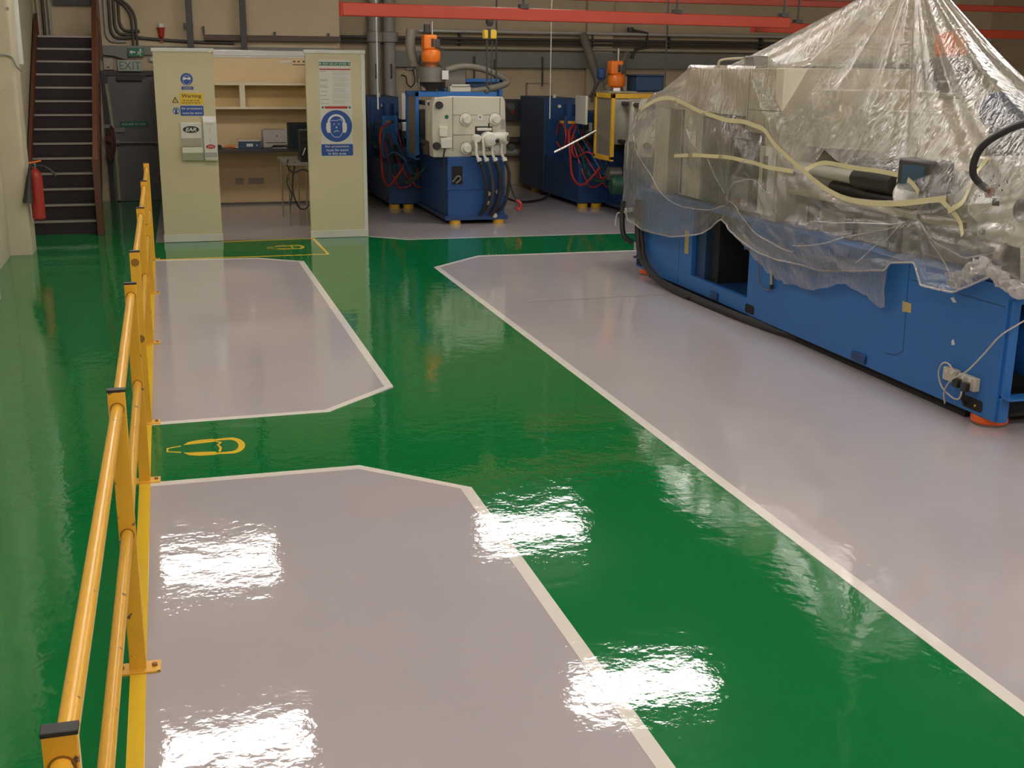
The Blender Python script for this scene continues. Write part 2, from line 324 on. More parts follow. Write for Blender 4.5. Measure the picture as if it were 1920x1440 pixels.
# ---------------------------------------------------------------- yellow barrier rail: two runs
def barrier(posts, label, group):
    t = thing('barrier_rail', label, 'barrier', (RX, posts[0], 0), group)
    px_ = lambda y: RX - max(0.0, 4.41 - y) * 0.0085          # the near end stands a touch further left
    for y in posts:
        x = px_(y)
        p = box('post', YEL, t, x - 0.031, x + 0.031, y - 0.016, y + 0.016, 0.006, 1.128, 0.003)
        lab(box('post_cap', BLACK, p, x - 0.033, x + 0.033, y - 0.018, y + 0.018, 1.126, 1.136, 0.002), 'black plastic post cap')
        box('foot_plate', YEL, p, x - 0.085, x + 0.085, y - 0.045, y + 0.045, 0.0, 0.01, 0.002)
        for dx in (-0.062, 0.062): lab(cyl('bolt', mat('rusty_bolt', (0.30, 0.14, 0.05), 0.6), p, (x + dx, y, 0.008), (x + dx, y, 0.02), 0.011, n=6), 'rusty floor bolt')
        for z in (1.062, 0.57):
            lab(MB().rev((x, y - 0.018, z), (0, 1, 0), [(0.0255, 0), (0.0255, 0.002)], 20).build('weld_collar', mat('weld_seam', (0.30, 0.13, 0.02), 0.5), p), 'dark weld seam round the rail end')
    for a, b in zip(posts, posts[1:]):
        for z in (1.062, 0.57):
            MB().cyl((px_(a), a + 0.012, z), (px_(b), b - 0.012, z), 0.0215, n=20).build('top_rail' if z > 1 else 'lower_rail', YEL, t)
barrier([-0.15, 2.05, 4.41, 6.63], 'yellow tubular barrier rail nearest the viewer, ending at the crossing with the ear defender mark', 'yellow barrier rails')
barrier([7.78, 10.13, 12.41, 14.6], 'yellow tubular barrier rail beyond the crossing, running towards the cream booth', 'yellow barrier rails')

# ---------------------------------------------------------------- staircase
SX0, SX1, RI, GO, SY = -1.80, -0.95, 0.188, 0.27, 17.0
t = thing('staircase', 'steep dark staircase with pale nosings and brown side boards by left wall', 'stairs', ((SX0 + SX1) / 2, SY, 0))
for k in range(1, 15):
    y = SY + GO * (k - 1); z = RI * k
    tr = box('tread', TREAD, t, SX0, SX1, y, y + GO + (0.02 if k < 14 else 0.1), z - 0.03, z - 0.002)
    lab(box('nosing', NOSE, tr, SX0, SX1, y - 0.012, y + 0.035, z - 0.026, z + 0.002), 'pale metal nosing strip')
    box('riser', TREAD, t, SX0, SX1, y + 0.005, y + 0.02, z - RI, z - 0.03)
sl = RI / GO
for x0, x1 in ((SX0 - 0.05, SX0), (SX1, SX1 + 0.05)):
    MB().px([(SY - 0.10, 0), (SY + 0.28, 0), (20.75, (20.75 - SY) * sl - 0.05), (20.75, (20.75 - SY) * sl + 0.36), (SY - 0.10, 0.26)], x0, x1).build('stringer', WOOD, t, 0.004)
xr = SX1 + 0.03
box('newel_post', WOOD, t, SX1 + 0.0, SX1 + 0.09, SY - 0.19, SY - 0.10, 0, 1.02, 0.006)
box('newel_post', WOOD, t, SX1 + 0.0, SX1 + 0.08, 20.68, 20.76, 2.3, 4.3, 0.006)
MB().obox((xr + 0.015, SY - 0.18, 0.98), (xr + 0.015, 20.7, 0.98 + (20.7 - SY + 0.18) * sl), 0.07, 0.06).build('handrail', WOOD, t, 0.01)
for k in range(1, 6):
    y = SY + k * 0.62; MB().box(xr, xr + 0.03, y, y + 0.03, (y - SY) * sl + 0.2, (y - SY + 0.18) * sl + 0.98).build('baluster', WOOD, t)
box('landing', TREAD, t, -2.02, SX1 + 0.05, 20.6, 20.93, RI * 14 - 0.14, RI * 14 - 0.032)

# ---------------------------------------------------------------- exit door and what is around it
d = st(MB().py(ringpoly([(-0.93, 0), (-0.93, 2.11), (0.06, 2.11), (0.06, 0)], [(-0.85, 0), (-0.85, 2.03), (-0.02, 2.03), (-0.02, 0)]), 20.86, 20.93).build('door_1', DFRAME), 'grey fire exit door with push bar')
lf = box('door_leaf', DOOR, d, -0.84, -0.03, 20.885, 20.925, 0.005, 2.025, 0.004)
for x in (-0.75, -0.12): box('bar_bracket', DSTEEL, lf, x - 0.03, x + 0.03, 20.82, 20.886, 0.93, 1.02, 0.005)
lab(MB().cyl((-0.78, 20.825, 0.965), (-0.09, 20.825, 0.965), 0.016).build('push_bar', DSTEEL, lf), 'dull metal push bar')
box('lock_box', DSTEEL, lf, -0.82, -0.62, 20.85, 20.886, 1.13, 1.2, 0.004)
box('door_closer', DARK, lf, -0.7, -0.3, 20.82, 20.88, 1.95, 2.01, 0.006)
MB().obox((-0.4, 20.83, 1.99), (-0.15, 20.8, 2.06), 0.02, 0.015).build('closer_arm', DARK, lf)
s = box('push_bar_sign', SGREEN, None, -0.70, -0.25, 20.876, 20.883, 1.215, 1.30); tag(s, 'narrow green push bar sign stuck across the grey exit door', 'sign')
text('lettering', 'PUSH BAR TO OPEN', MATS['sign_white'], s, -0.66, -0.29, 1.24, 1.275, 20.8755)
s = box('exit_sign', EXITP, None, -0.66, -0.275, 20.80, 20.86, 2.10, 2.275, 0.006); tag(s, 'pale box sign reading EXIT above the grey fire door', 'sign')
text('lettering', 'EXIT', EXITG, s, -0.635, -0.30, 2.125, 2.25, 20.799, bold=0.01)
s = box('running_man_sign', SGREEN, None, -0.485, -0.235, 20.80, 20.838, 2.33, 2.465, 0.002); tag(s, 'small green running man exit sign above the EXIT box', 'sign')
mb = MB(); Y0, Y1 = 20.7985, 20.801
mb.py(circ(-0.29, 2.435, 0.016, 16), Y0, Y1).py(line2([(-0.295, 2.415), (-0.305, 2.385)], 0.028), Y0, Y1).py(line2([(-0.305, 2.39), (-0.29, 2.365), (-0.30, 2.34)], 0.014), Y0, Y1).py(line2([(-0.305, 2.388), (-0.325, 2.37), (-0.345, 2.365)], 0.014), Y0, Y1).py(line2([(-0.295, 2.41), (-0.265, 2.40), (-0.255, 2.415)], 0.01), Y0, Y1).py(line2([(-0.30, 2.41), (-0.325, 2.405), (-0.335, 2.388)], 0.01), Y0, Y1)
mb.build('running_figure', SWHITE, s)
MB().py([(-0.46, 2.40), (-0.425, 2.435), (-0.425, 2.412), (-0.37, 2.412), (-0.37, 2.388), (-0.425, 2.388), (-0.425, 2.365)], Y0, Y1).build('arrow', SWHITE, s)
s = thing('alarm_call_box', 'small cream box on the wall left of the EXIT sign', 'alarm', (-0.80, 20.93, 2.12))
box('body', PIPEC, s, -0.88, -0.72, 20.87, 20.93, 2.12, 2.31, 0.008); box('vent', SBLACK, s, -0.83, -0.79, 20.866, 20.871, 2.15, 2.17)
s = thing('wall_junction_box', 'small grey box on the dark lintel right of the running man sign', 'box', (-0.12, 20.93, 2.24))
box('body', PIPEG, s, -0.17, -0.08, 20.88, 20.93, 2.25, 2.33, 0.006); cyl('cap', TRIMW, s, (-0.125, 20.88, 2.29), (-0.125, 20.872, 2.29), 0.025)
s = thing('alarm_beacon', 'white and red alarm beacon on the wall above the booth left side', 'beacon', (0.05, 20.9, 2.62))
MB().rev((0.05, 20.88, 2.62), (0, 0, 1), [(0.02, 0), (0.045, 0.03), (0.05, 0.1), (0.065, 0.17)], 16).build('horn', RED, s)
MB().rev((0.05, 20.88, 2.79), (0, 0, 1), [(0.05, 0), (0.052, 0.03), (0.04, 0.065), (0.015, 0.08)], 16).build('lamp', SWHITE, s)
box('bracket', RED, s, 0.03, 0.07, 20.88, 20.93, 2.55, 2.63)
# dark lintel trunking over the door and conduits
MB().box(-0.95, 2.93, 20.84, 20.925, 2.36, 2.50).build('cable_trunking', STEELG); tag(bpy.data.objects['cable_trunking'], 'dark grey trunking along the wall above the exit door and behind booth', 'trunking')
MB().py([(-0.93, 2.50), (-0.75, 2.50), (-0.5, 2.36), (-0.5, 2.28), (-0.72, 2.34), (-0.93, 2.36)], 20.78, 20.835).build('duct_elbow', STEELG); tag(bpy.data.objects['duct_elbow'], 'grey sheet metal elbow left of the running man sign', 'duct')
def conduit(pts, r, m, label, name='conduit', group=None, cat_='pipe', n=10):
    o = MB().tube(pts, r, n, 8).build(name, m); return tag(o, label, cat_, group)
yw = 20.89
for i, x in enumerate((-0.80, -0.73, -0.66, -0.585)):
    zz = 2.56 + 0.055 * i
    conduit([(x, yw, 4.6), (x, yw, 3.1), (x, yw, zz + 0.15), (x + 0.05, yw, zz + 0.03), (x + 0.14, yw, zz), (x + 0.3, yw, zz)], 0.022, PIPED if i != 0 else PIPEG, ('pale conduit nearest the stairs, lowest in the bending bundle above the exit door', 'second conduit from the stairs in the bending bundle above the exit door', 'third conduit from the stairs in the bending bundle above the exit door', 'dark conduit furthest from the stairs in the bending bundle above the exit door')[i], group='conduit bundle above exit door')
for x in (-0.395, -0.335):
    conduit([(x - 0.32, yw - 0.05, 3.55), (x - 0.28, yw - 0.05, 3.28), (x - 0.1, yw - 0.03, 3.12), (x - 0.01, yw - 0.03, 2.95), (x, yw - 0.03, 2.7), (x, yw - 0.03, 2.44)], 0.02, PIPED, 'dark curved conduit dropping behind the running man sign, ' + ('left one of two' if x < -0.36 else 'right one of two'), group='pair of curved conduits')
conduit([(-0.5, yw + 0.01, 2.64), (0.0, yw + 0.01, 2.60), (0.6, yw + 0.01, 2.57), (1.2, yw + 0.01, 2.56)], 0.025, PIPED, 'thick dark cable sagging along the wall above the booth', 'wall_cable', cat_='cable')
tag(box('timber_beam', BEAM, None, 0.72, 2.95, 20.80, 20.925, 2.60, 2.69), 'dark brown beam fixed along the wall above the booth', 'beam')
for i, x in enumerate((0.50, 1.35)):
    t = thing('steel_stanchion', ('dark vertical stanchion on the wall above booth left panel', 'dark vertical stanchion on the wall above the booth opening')[i], 'post', (x, 20.74, 2.5), 'dark wall stanchions')
    box('column', DARK, t, x - 0.05, x + 0.05, 20.72, 20.8, 0, 4.9, 0.004)
    if i == 0: box('clamp', DARK, t, x - 0.1, x + 0.055, 20.7, 20.81, 2.80, 2.86)
for x, z in ((0.72, 2.82), (1.87, 2.75), (2.76, 2.74)):
    tag(box('beam_clip', DARK, None, x - 0.015, x + 0.015, 20.87, 20.93, 2.69, z), 'dark clip standing up from the brown wall beam, ' + ('just right of the first stanchion' if x < 1 else 'right of the second stanchion' if x < 2 else 'near the red crane beam end'), 'clip', 'clips on the brown beam')
for i, x in enumerate((-1.80, -1.72, -1.63)):
    conduit([(x, 20.88, 2.62), (x, 20.88, 4.7)], 0.024, (PIPEC, PIPED, PIPEG)[i], ('pale pipe rising behind the stair head nearest the left wall', 'dark pipe rising behind the stair head between two paler pipes', 'grey pipe rising behind the stair head furthest from the left wall')[i])
tag(box('dark_wall_beam', DARK, None, -1.55, -0.97, 20.83, 20.92, 3.10, 3.22), 'dark beam on the wall above the stair head', 'beam')
tag(MB().cyl((-1.67, 16.1, 2.22), (-1.67, 16.1, 4.9), 0.07, n=24).build('white_downpipe', TRIMW), 'thick white downpipe behind the left pillar, beside the stairs', 'pipe')
conduit([(-2.02, 15.24, 2.62), (-1.85, 15.24, 2.63), (-1.74, 15.25, 2.62)], 0.014, PIPEG, 'short grey cable on the left pillar, the upper of two', 'pillar_cable', cat_='cable')
conduit([(-2.02, 15.24, 2.33), (-1.8, 15.24, 2.33), (-1.65, 15.25, 2.31), (-1.60, 15.26, 2.20), (-1.57, 15.4, 2.15)], 0.012, PIPEG, 'grey cable on the left pillar, the lower of two', 'pillar_cable', cat_='cable')
# hose by the stair side
t = thing('wall_hose', 'dark red hose loop hanging beside the stairs left of the exit door', 'hose', (-0.86, 20.6, 0.6))
tube('hose_loop', HOSEDR, t, [(-0.88, 20.55, 1.25), (-0.80, 20.5, 1.2), (-0.79, 20.5, 0.9), (-0.86, 20.5, 0.7), (-0.9, 20.5, 0.85), (-0.87, 20.52, 1.15)], 0.022)
box('bracket', DSTEEL, t, -0.93, -0.83, 20.5, 20.62, 1.22, 1.27); cyl('valve', HOSEDR, t, (-0.86, 20.5, 1.05), (-0.86, 20.44, 1.05), 0.05)
conduit([(-0.79, 20.88, 0.02), (-0.80, 20.88, 1.0), (-0.86, 20.88, 1.9)], 0.03, PIPEC, 'pale pipe standing against the wall between stairs and exit door')

# ---------------------------------------------------------------- fire extinguisher
ex, ey = -1.515, 15.33
t = thing('fire_extinguisher', 'red fire extinguisher with black horn hung on the left pillar', 'fire extinguisher', (ex, ey, 0.42))
MB().rev((ex, ey, 0.42), (0, 0, 1), [(0.06, 0), (0.075, 0.012), (0.076, 0.5), (0.07, 0.54), (0.05, 0.575), (0.028, 0.595), (0.026, 0.62)], 24).build('cylinder_body', RED, t)
MB().rev((ex, ey, 1.035), (0, 0, 1), [(0.03, 0), (0.034, 0.02), (0.02, 0.05)], 12).build('valve', DSTEEL, t)
MB().obox((ex - 0.06, ey - 0.01, 1.09), (ex + 0.08, ey - 0.01, 1.115), 0.03, 0.018).build('lever', ORANGE, t)
MB().obox((ex - 0.02, ey - 0.01, 1.06), (ex + 0.09, ey - 0.01, 1.065), 0.03, 0.014).build('carry_handle', BLACK, t)
tube('hose', BLACK, t, [(ex + 0.03, ey - 0.02, 1.05), (ex + 0.12, ey - 0.03, 1.04), (ex + 0.2, ey - 0.04, 0.98), (ex + 0.235, ey - 0.05, 0.93)], 0.014)
MB().rev((ex - 0.05, ey - 0.09, 1.03), (-0.12, -0.1, -1), [(0.016, 0), (0.02, 0.06), (0.03, 0.12), (0.058, 0.40), (0.062, 0.405)], 18).build('discharge_horn', BLACK, t)
tube('horn_pipe', BLACK, t, [(ex, ey - 0.02, 1.06), (ex - 0.04, ey - 0.06, 1.07), (ex - 0.05, ey - 0.09, 1.02)], 0.013)
box('wall_bracket', DSTEEL, t, -1.625, ex - 0.06, ey - 0.03, ey + 0.03, 0.72, 0.78)

# ---------------------------------------------------------------- cream booth
BY = 15.96; BX0, BXL, BXR, BX1, BB = -0.085, 0.645, 1.80, 2.56, 20.15
t = thing('office_booth', 'cream panelled booth with an open doorway and safety signs', 'booth', ((BX0 + BX1) / 2, BY, 0))
for x0, x1 in ((BX0, BXL), (BXR, BX1)):
    box('front_panel', BOOTH, t, x0, x1, BY, BY + 0.07, 0.0, 2.40, 0.004)
    box('cap_trim', TRIMW, t, x0 - 0.015, x1 + 0.015, BY - 0.015, BY + 0.085, 2.385, 2.43, 0.004)
    box('skirting', TRIMW, t, x0 - 0.008, x1 + 0.008, BY - 0.014, BY, 0.004, 0.10, 0.003)
box('corner_post', TRIMW, t, BX1 - 0.045, BX1 + 0.008, BY - 0.008, BY + 0.075, 0.0, 2.39, 0.004)
box('header_rail', ALU, t, BXL, BXR, BY + 0.005, BY + 0.055, 2.345, 2.415, 0.004)
for x0, x1 in ((BX0, BX0 + 0.05), (BX1 - 0.05, BX1)): box('side_panel', BOOTH, t, x0, x1, BY + 0.07, BB, 0, 2.37, 0.003)
box('back_panel', INNER, t, BX0 + 0.05, BX1 - 0.05, BB - 0.05, BB, 0, 2.33, 0.002)
box('back_cap', TRIMW, t, BX0 + 0.05, BX1 - 0.05, BB - 0.06, BB + 0.01, 2.33, 2.37, 0.003)
box('back_skirting', mat('dark_skirting', (0.12, 0.10, 0.09), 0.5), t, BX0 + 0.05, BX1 - 0.05, BB - 0.062, BB - 0.05, 0, 0.03)
cyl('cap_knob', CHROME, t, (0.61, BY - 0.016, 2.40), (0.61, BY - 0.03, 2.40), 0.02)
for x in (1.13, 1.34, 1.46):
    sk = box('wall_socket', mat('socket_grey', (0.34, 0.28, 0.24), 0.4), t, x - 0.06, x + 0.06, BB - 0.07, BB - 0.05, 0.33, 0.42, 0.005)
    for dx in (-0.03, 0.03): box('switch', SGREY, sk, x + dx - 0.01, x + dx + 0.01, BB - 0.074, BB - 0.069, 0.385, 0.405)
# shelf unit on the back panel
yb = BB - 0.05
t = thing('wall_shelf_unit', 'pale wooden two-compartment shelf on the back panel of the booth', 'shelf', (1.2, yb, 1.55))
x0, x1 = BX0 + 0.06, BX1 - 0.06
for z in (1.555, 1.925): box('shelf_board', SHELFE, t, x0, x1, yb - 0.30, yb - 0.012, z - 0.018, z + 0.018, 0.002)
box('backboard', SHELF, t, x0, x1, yb - 0.012, yb, 1.55, 1.93)
for x in (x0 + 0.015, 1.225, x1 - 0.015): box('divider', SHELFE, t, x - 0.03 * (x == 1.225) - 0.012, x + 0.03 * (x == 1.225) + 0.012, yb - 0.30, yb - 0.012, 1.573, 1.907, 0.002)
tag(MB().py([(2.33, 1.82), (2.42, 1.83), (2.42, 1.68), (2.39, 1.70)], yb - 0.2, yb - 0.15).build('black_folder', BLACK), 'small black folder leaning at the right end of the booth shelf', 'folder')
bpy.data.objects['black_folder'].location.z = 1.573
# papers on the upper back wall
s = thing('wall_note', 'white paper note hung by a string on the booth back panel', 'note', (1.95, yb, 2.2))
MB().py([(1.85, 2.235), (2.03, 2.265), (2.05, 2.30), (1.87, 2.285)], yb - 0.012, yb - 0.004).build('paper', PAPER, s)
tube('string', PAPER, s, [(1.985, yb - 0.008, 2.36), (1.98, yb - 0.01, 2.3)], 0.004)
s = thing('scribbled_label', 'cream label with three dark marks and an underline on booth back panel', 'label', (2.18, yb, 2.2))
box('card', INNER, s, 2.05, 2.29, yb - 0.006, yb, 2.20, 2.30)
for x in (2.09, 2.16, 2.24): MB().py(line2([(x - 0.018, 2.265), (x + 0.018, 2.29)], 0.012), yb - 0.008, yb - 0.005).py(line2([(x - 0.018, 2.29), (x + 0.018, 2.265)], 0.012), yb - 0.0085, yb - 0.005).build('mark', SBLACK, s)
box('underline', SBLACK, s, 2.06, 2.28, yb - 0.008, yb - 0.005, 2.222, 2.234)
# worktop
t = thing('worktop', 'dark grey worktop along the back of the booth', 'worktop', (1.2, 19.8, 0.86))
box('top', mat('worktop_dark', (0.055, 0.05, 0.055), 0.4), t, BX0 + 0.06, BX1 - 0.06, 19.45, yb, 0.885, 0.93, 0.003)
for x in (0.1, 2.4): box('bracket', DSTEEL, t, x - 0.02, x + 0.02, 19.6, yb, 0.82, 0.885)
box('support_panel', INNER, t, BX0 + 0.06, BX1 - 0.06, yb - 0.06, yb - 0.005, 0.62, 0.885)
# things on the worktop
t = thing('printer', 'pale grey printer standing on the booth worktop', 'printer', (1.68, 19.75, 0.93))
MB().py([(1.50, 0.945), (1.50, 1.20), (1.53, 1.225), (1.86, 1.225), (1.885, 1.20), (1.885, 0.985), (1.66, 0.985), (1.62, 0.945)], 19.58, 19.95).build('body', mat('printer_grey', (0.47, 0.43, 0.41), 0.45), t, 0.01)
box('paper_tray', PIPEG, t, 1.52, 1.87, 19.62, 19.93, 0.93, 0.95); box('paper_slot', SBLACK, t, 1.54, 1.86, 19.575, 19.585, 1.02, 1.03); box('button', SBLACK, t, 1.71, 1.73, 19.572, 19.582, 1.12, 1.14)
t = thing('box_file', 'blue and white box lying on the booth worktop beside the printer', 'box', (1.31, 19.75, 0.93))
box('body', mat('box_blue', (0.035, 0.07, 0.15), 0.45), t, 1.13, 1.47, 19.62, 19.9, 0.93, 1.045, 0.004); box('lid', SWHITE, t, 1.12, 1.45, 19.61, 19.91, 1.045, 1.062, 0.003)
box('spine_label', SWHITE, t, 1.24, 1.34, 19.614, 19.621, 0.965, 1.01); cyl('finger_hole', SWHITE, t, (1.40, 19.621, 0.985), (1.40, 19.614, 0.985), 0.012)
t = thing('hand_tool', 'orange hand tool lying on the booth worktop', 'tool', (0.98, 19.6, 0.93))
MB().tube([(0.90, 19.6, 0.955), (0.97, 19.6, 0.975), (1.06, 19.62, 0.955)], 0.024).build('handle', mat('tool_orange', (0.6, 0.2, 0.04), 0.5), t); MB().tube([(1.06, 19.62, 0.955), (1.10, 19.63, 0.945)], 0.014).build('tip', STEEL, t)
t = thing('tape_dispenser', 'small dark desk item at the left end of the worktop', 'desk item', (0.82, 19.6, 0.93))
MB().rev((0.82, 19.57, 0.965), (0, 1, 0), [(0.035, 0), (0.035, 0.05)], 16).build('reel', MONB, t); box('base', MONB, t, 0.77, 0.9, 19.56, 19.63, 0.93, 0.945, 0.003)
# small table with chrome legs, monitor and speaker box
t = thing('side_table', 'small trolley table with chrome legs inside the booth doorway', 'table', (1.95, 17.6, 0))
MB().pz(rrect(1.60, 2.44, 17.2, 18.5, 0.08), 0.86, 0.89).build('top', mat('table_grey', (0.24, 0.22, 0.18), 0.4), t)
for x, y in ((1.66, 17.26), (2.38, 17.28), (1.66, 18.4), (2.38, 18.4), (1.79, 17.24), (1.90, 17.24)): cyl('leg', CHROME, t, (x, y, 0), (x, y, 0.86), 0.013, n=10)
MB().tube([(1.66, 17.26, 0.5), (1.66, 18.4, 0.5)], 0.009).build('stretcher', CHROME, t)
t = thing('monitor', 'black computer monitor on the small table seen through booth doorway', 'monitor', (2.0, 18.0, 0.89))
MB().py(rrect(1.73, 2.20, 1.02, 1.42, 0.015), 17.98, 18.02).build('screen_frame', MONB, t); MB().py(rrect(1.79, 2.14, 1.08, 1.36, 0.02), 18.02, 18.14).build('rear_shell', MONB, t)
box('screen', SCREEN, t, 1.76, 2.17, 17.974, 17.981, 1.05, 1.375); box('stand_neck', MONB, t, 1.97, 2.03, 18.0, 18.06, 0.90, 1.04); MB().pz(circ(2.0, 18.03, 0.13, 28), 0.89, 0.91).build('stand_base', MONB, t)
t = thing('computer_tower', 'black computer case standing in front of the monitor', 'computer', (2.1, 17.55, 0.89))
box('case', mat('case_black', (0.012, 0.016, 0.015), 0.3), t, 1.85, 2.07, 17.4, 17.75, 0.89, 1.34, 0.008); MB().obox((1.88, 17.395, 0.99), (1.92, 17.392, 1.09), 0.012, 0.012, (0, 1, 0)).build('cable_tie', SWHITE, t); box('drive_bay', SBLACK, t, 1.87, 2.05, 17.394, 17.401, 1.19, 1.24)
for i, (pts, lb) in enumerate((([(1.72, 17.6, 0.88), (1.66, 17.3, 0.75), (1.63, 17.25, 0.6), (1.69, 17.25, 0.45), (1.66, 17.25, 0.3)], 'thin cable hanging furthest left below the small table'),
                               ([(1.75, 17.25, 0.9), (1.70, 17.22, 0.55), (1.76, 17.22, 0.3), (1.86, 17.22, 0.24), (1.95, 17.22, 0.35), (1.96, 17.22, 0.55)], 'black cable hanging in a loop below the small table'),
                               ([(1.66, 17.3, 0.93), (1.64, 17.2, 0.85), (1.72, 17.2, 0.76), (1.84, 17.2, 0.8), (2.0, 17.2, 0.77), (2.2, 17.2, 0.8)], 'cable bunched along the edge of the small table'))):
    tag(MB().tube(pts, 0.011, 8, 8).build('cable', BLACK if i else DARK), lb, 'cable')

# ---------------------------------------------------------------- signs and dispensers on the booth front
YF = BY - 0.004
def disc(name, m, parent, cx, cz, r, y0, y1, n=40): return MB().py(circ(cx, cz, r, n), y0, y1).build(name, m, parent)
s = thing('eye_protection_sign', 'small round blue eye protection sign on booth left panel', 'sign', (0.31, BY, 1.94))
disc('disc', SBLUE, s, 0.31, 2.055, 0.075, YF, BY)
MB().py(circ(0.31, 2.045, 0.05, 28, 0.056), YF - 0.001, YF).build('face', MATS['sign_blue'], s)
MB().py(ringpoly(circ(0.31, 2.045, 0.05, 28, 0.058), circ(0.31, 2.045, 0.046, 28, 0.054)) + [circ(0.31, 2.045, 0.05, 28, 0.058)[0]][:0], YF - 0.002, YF - 0.0005).build('face_outline', SWHITE, s)
MB().py(rrect(0.262, 0.305, 2.048, 2.076, 0.008), YF - 0.003, YF).py(rrect(0.315, 0.358, 2.048, 2.076, 0.008), YF - 0.003, YF).box(0.30, 0.32, YF - 0.003, YF, 2.062, 2.07).build('goggles', SWHITE, s)
MB().py(rrect(0.24, 0.385, 1.925, 1.965, 0.008), YF, BY).build('caption_plate', SBLUE, s)
for z in (1.951, 1.936): box('caption_line', SGREY, s, 0.262, 0.365, YF - 0.001, YF, z - 0.004, z + 0.004)
s = thing('warning_sign', 'yellow Warning sign with triangle on booth left panel', 'sign', (0.33, BY, 1.745))
MB().py(rrect(0.21, 0.50, 1.745, 1.885, 0.006), YF, BY).build('plate', SYEL, s)
text('lettering', 'Warning', SBLACK, s, 0.235, 0.475, 1.815, 1.872, YF - 0.001, bold=0.012)
for z, a, b in ((1.793, 0.25, 0.45), (1.765, 0.235, 0.48)):
    x = a
    while x < b - 0.01:
        w = random.uniform(0.02, 0.05); box('small_print', mat('print_brown', (0.2, 0.13, 0.03), 0.5), s, x, min(b, x + w), YF - 0.001, YF, z - 0.006, z + 0.006); x += w + 0.012
MB().py([(0.115, 1.765), (0.197, 1.765), (0.156, 1.842)], YF, BY).build('triangle_border', SBLACK, s); MB().py([(0.131, 1.774), (0.181, 1.774), (0.156, 1.821)], YF - 0.001, YF).build('triangle', SYEL, s)
box('exclamation_mark', SBLACK, s, 0.153, 0.159, YF - 0.002, YF - 0.001, 1.785, 1.806)
s = thing('ear_protectors_sign', 'blue Ear protectors must be worn plate on booth left panel', 'sign', (0.33, BY, 1.60))
MB().py(rrect(0.21, 0.495, 1.605, 1.728, 0.012), YF, BY).build('plate', SBLUE, s)
text('lettering', 'Ear protectors', SWHITE, s, 0.228, 0.478, 1.675, 1.71, YF - 0.001, bold=0.008); text('lettering', 'must be worn', SWHITE, s, 0.235, 0.472, 1.625, 1.655, YF - 0.001, bold=0.008)
disc('disc', SBLUE, s, 0.158, 1.665, 0.042, YF, BY, 28)
MB().py(line2(circ(0.158, 1.665, 0.026, 14, 0.026, 0, 180), 0.006), YF - 0.001, YF).py(rrect(0.127, 0.143, 1.642, 1.675, 0.006), YF - 0.001, YF).py(rrect(0.173, 0.189, 1.642, 1.675, 0.006), YF - 0.001, YF).build('ear_muffs', SWHITE, s)
s = thing('earplug_dispenser', 'white earplug dispenser with black oval EAR logo and clear bin', 'dispenser', (0.32, BY, 1.04))
box('back_plate', DISP, s, 0.195, 0.455, BY - 0.03, BY, 1.22, 1.52, 0.006)
MB().py(circ(0.325, 1.435, 0.10, 40, 0.043), BY - 0.033, BY - 0.029).build('logo_oval', SBLACK, s); text('lettering', 'EAR', SWHITE, s, 0.258, 0.392, 1.412, 1.458, BY - 0.0345, shear=0.25, bold=0.02)
box('window', mat('foam_beige', (0.36, 0.33, 0.25), 0.6), s, 0.205, 0.44, BY - 0.06, BY - 0.03, 1.225, 1.33, 0.004)
MB().px([(BY, 1.05), (BY, 1.22), (BY - 0.10, 1.22), (BY - 0.12, 1.15), (BY - 0.06, 1.05)], 0.2, 0.46).build('clear_bin', CLEARP, s, 0.004)
s = thing('wipes_dispenser', 'narrow white dispenser with red oval logo beside the doorway', 'dispenser', (0.55, BY, 1.04))
MB().px([(BY, 1.07), (BY, 1.60), (BY - 0.02, 1.60), (BY - 0.075, 1.53), (BY - 0.075, 1.07)], 0.475, 0.64).build('body', DISP, s, 0.005)
box('slot', SGREY, s, 0.553, 0.559, BY - 0.077, BY - 0.074, 1.40, 1.46); box('slot', SGREY, s, 0.553, 0.559, BY - 0.077, BY - 0.074, 1.27, 1.32); box('print_line', SGREY, s, 0.505, 0.60, BY - 0.077, BY - 0.074, 1.497, 1.503)
MB().py(circ(0.555, 1.222, 0.058, 32, 0.027), BY - 0.078, BY - 0.074).build('logo_oval', SRED, s)
for x in (0.53, 0.548, 0.566, 0.582): box('logo_stroke', SWHITE, s, x - 0.004, x + 0.004, BY - 0.079, BY - 0.0775, 1.214, 1.231)
MB().py(rrect(0.48, 0.63, 1.085, 1.15, 0.012), BY - 0.078, BY - 0.074).build('opening', PIPEG, s); box('drip_tray', CLEARP, s, 0.478, 0.637, BY - 0.09, BY - 0.0, 1.045, 1.075, 0.004)
# right panel: first aid poster and big blue ear sign
s = thing('first_aid_poster', 'tall first aid at work notice on the booth right panel', 'poster', (2.18, BY, 1.68))
box('sheet', PAPER, s, 1.97, 2.385, YF, BY - 0.001, 1.66, 2.31)
box('header_strip', SGREEN, s, 1.975, 2.38, YF - 0.001, YF, 2.235, 2.28); text('lettering', 'FIRST AID AT WORK', SWHITE, s, 2.02, 2.335, 2.245, 2.27, YF - 0.002, bold=0.008)
for x in (1.99, 2.362): MB().box(x - 0.012, x + 0.012, YF - 0.002, YF - 0.001, 2.253, 2.263).box(x - 0.005, x + 0.005, YF - 0.002, YF - 0.001, 2.246, 2.27).build('white_cross', SWHITE, s)
box('red_rule', SRED, s, 1.975, 2.38, YF - 0.001, YF, 2.18, 2.196)
mb = MB(); z = 2.165
for r in range(30):
    if r % 5 != 4: mb.box(2.14, 2.14 + random.uniform(0.15, 0.23), YF - 0.001, YF, z - 0.003, z + 0.002)
    z -= 0.0145
mb.build('printed_lines', mat('print_pale', (0.42, 0.41, 0.37), 0.6), s)
mb = MB()
